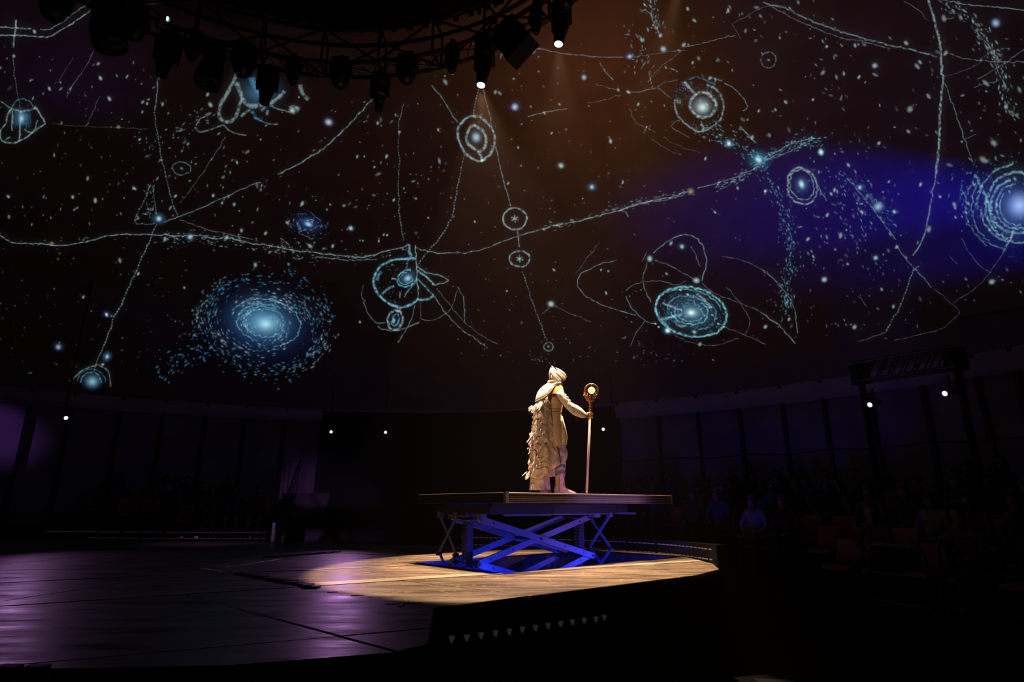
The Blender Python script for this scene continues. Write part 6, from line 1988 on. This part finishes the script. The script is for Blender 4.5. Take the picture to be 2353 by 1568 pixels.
# small plates and paper signs at the foot of the left curb
for k, (u, tri) in enumerate(((416, True), (450, False), (536, True), (570, False), (320, False))):
    q = at_z(u, 1243, -.05)
    t = thing('sign_plate', (q.x, q.y, 0.0), ('small pale triangle sign standing on the stage rim, %s' if tri else 'small pale square card standing on the stage rim, %s') % ('the one by the white post' if u > 500 else 'the one further along the curb' if u > 330 else 'the farthest along the curb'), 'sign')
    mb = MB()
    if tri:
        mb.add([(-.06, 0, 0), (.06, 0, 0), (0, 0, .07), (-.06, .015, 0), (.06, .015, 0), (0, .015, .07)], [(0, 1, 2), (5, 4, 3), (0, 3, 4, 1), (1, 4, 5, 2), (2, 5, 3, 0)])
    else:
        mb.box((0, 0, .032), (.10, .012, .064))
    mb.build('card', mat('sign_card', (0.55, 0.48, 0.55), .6), t)
    MB().box((0, .02, .004), (.10, .06, .008)).build('foot', M_CURB, t)
# white post with the rope, black speaker box beside the stairs
q = at_z(627, 1248, 0)
t = thing('white_post', (q.x, q.y, 0), 'short white post at the end of the light curb', 'post')
MB().box((0, 0, .15), (.075, .075, .28)).build('shaft', mat('post_white', (0.75, 0.66, 0.72), .5), t)
MB().box((-.01, 0, .37), (.062, .062, .14)).build('cap', mat('post_white', (0.75, 0.66, 0.72), .5), t)
MB().box((0, 0, .01), (.16, .16, .02)).build('foot', M_CURB, t)
q2 = at_z(676, 1247, 0)
sb = thing('speaker_box', (q2.x, q2.y, 0), 'black loudspeaker box between the white post and the stairs', 'speaker')
MB().box((0, 0, .19), (.36, .3, .37)).build('cabinet', M_CURB, sb)
MB().box((0, -.155, .19), (.30, .012, .31)).build('grille', M_BLACKMETAL, sb)
MB().lathe([(.10, 0), (.09, .012), (.02, .016)], 18, Matrix.Translation((0, -.16, .16)) @ Matrix.Rotation(PI / 2, 4, 'X')).build('cone', M_SEATLEG, sb)
rp_ = thing('rope', (q.x, q.y, .40), 'thin dark rope hanging between the white post and the speaker box', 'rope')
MB().tube([Vector((.035, 0, -.02)).lerp(Vector((q2.x - q.x - .19, q2.y - q.y, -.02)), k / 10) + Vector((0, 0, -.14 * math.sin(PI * k / 10))) for k in range(11)], .010, 6).build('cord', M_SEATLEG, rp_)
# stairs with a handrail at the end of the left stand
sa = az_of(700, 1180, 13.0)[0]
st = thing('stairs', (CX + 12.2 * math.cos(sa), CY + 12.2 * math.sin(sa), -1.6), 'dim stairs with a handrail at the end of the left stand', 'stairs', None, sa + PI / 2 + PI)
for k in range(9):
    MB().box((0, .15 + k * .29, (1.45 + k * .17) / 2), (1.0, .29, 1.45 + k * .17)).build('step', mat('step_deck', (0.06, 0.05, 0.055), .8), st)
for sx in (-.52,):
    MB().tube([Vector((sx, .1, 2.35)), Vector((sx, 2.6, 3.82)), Vector((sx, 2.85, 3.82))], .022, 8).build('handrail', M_SEATLEG, st)
    for k in range(10):
        MB().tube([Vector((sx, .12 + k * .28, 1.40 + k * .165)), Vector((sx, .12 + k * .28, 2.36 + k * .165))], .011, 6).build('baluster', M_SEATLEG, st)
# guard rails in the right stand
def guard(uv0, uv1, y0, y1, label):
    A, B = at_y(*uv0, y0), at_y(*uv1, y1)
    A2 = Vector((A.x, A.y, -.55)); B2 = Vector((B.x, B.y, -.55))
    r = thing('guard_rail', A2, label, 'railing')
    top = A.z + .55
    L = B2 - A2
    d = L.normalized()
    c = .12
    path = [Vector((0, 0, 0)), Vector((0, 0, top - c)), d * c * .3 + Vector((0, 0, top - c * .3)), d * c + Vector((0, 0, top)), L - d * c + Vector((0, 0, top)), L - d * c * .3 + Vector((0, 0, top - c * .3)), L + Vector((0, 0, top - c)), L.copy()]
    MB().tube(path, .022, 10).build('frame', M_BLACKMETAL, r, True)
    for t in (.33, .66):
        MB().tube([Vector((0, 0, top * t)), L + Vector((0, 0, top * t))], .014, 8).build('rail', M_BLACKMETAL, r)
    return r
guard((1990, 1250), (2118, 1240), 7.4, 6.7, 'black tubular guard rail with rounded corners before the near orange seats')
guard((2150, 1232), (2330, 1215), 6.5, 5.9, 'second black tubular guard rail further along the right stand')
# corner posts of a barrier on the camera's side of the stage
for k, u in enumerate((14, 78)):
    q = at_y(u, 1568, 2.6)
    t = thing('barrier_post', (q.x, q.y, -1.6), 'dark blue barrier post standing below the stage apron', 'barrier', 'apron barrier posts')
    MB().box((0, 0, (q.z + 1.6 + .06) / 2), (.08, .05, q.z + 1.6 + .06)).build('post', mat('barrier_blue', (0.03, 0.04, 0.08), .6), t)
    MB().box((0, 0, .01), (.10, .10, .02)).build('foot', M_CURB, t)

# only the stage spots and the orb are sampled as lights; tiny lenses and light strips just show bright
for m_ in bpy.data.materials:
    if m_.name != 'orb_light':
        m_.cycles.emission_sampling = 'NONE'
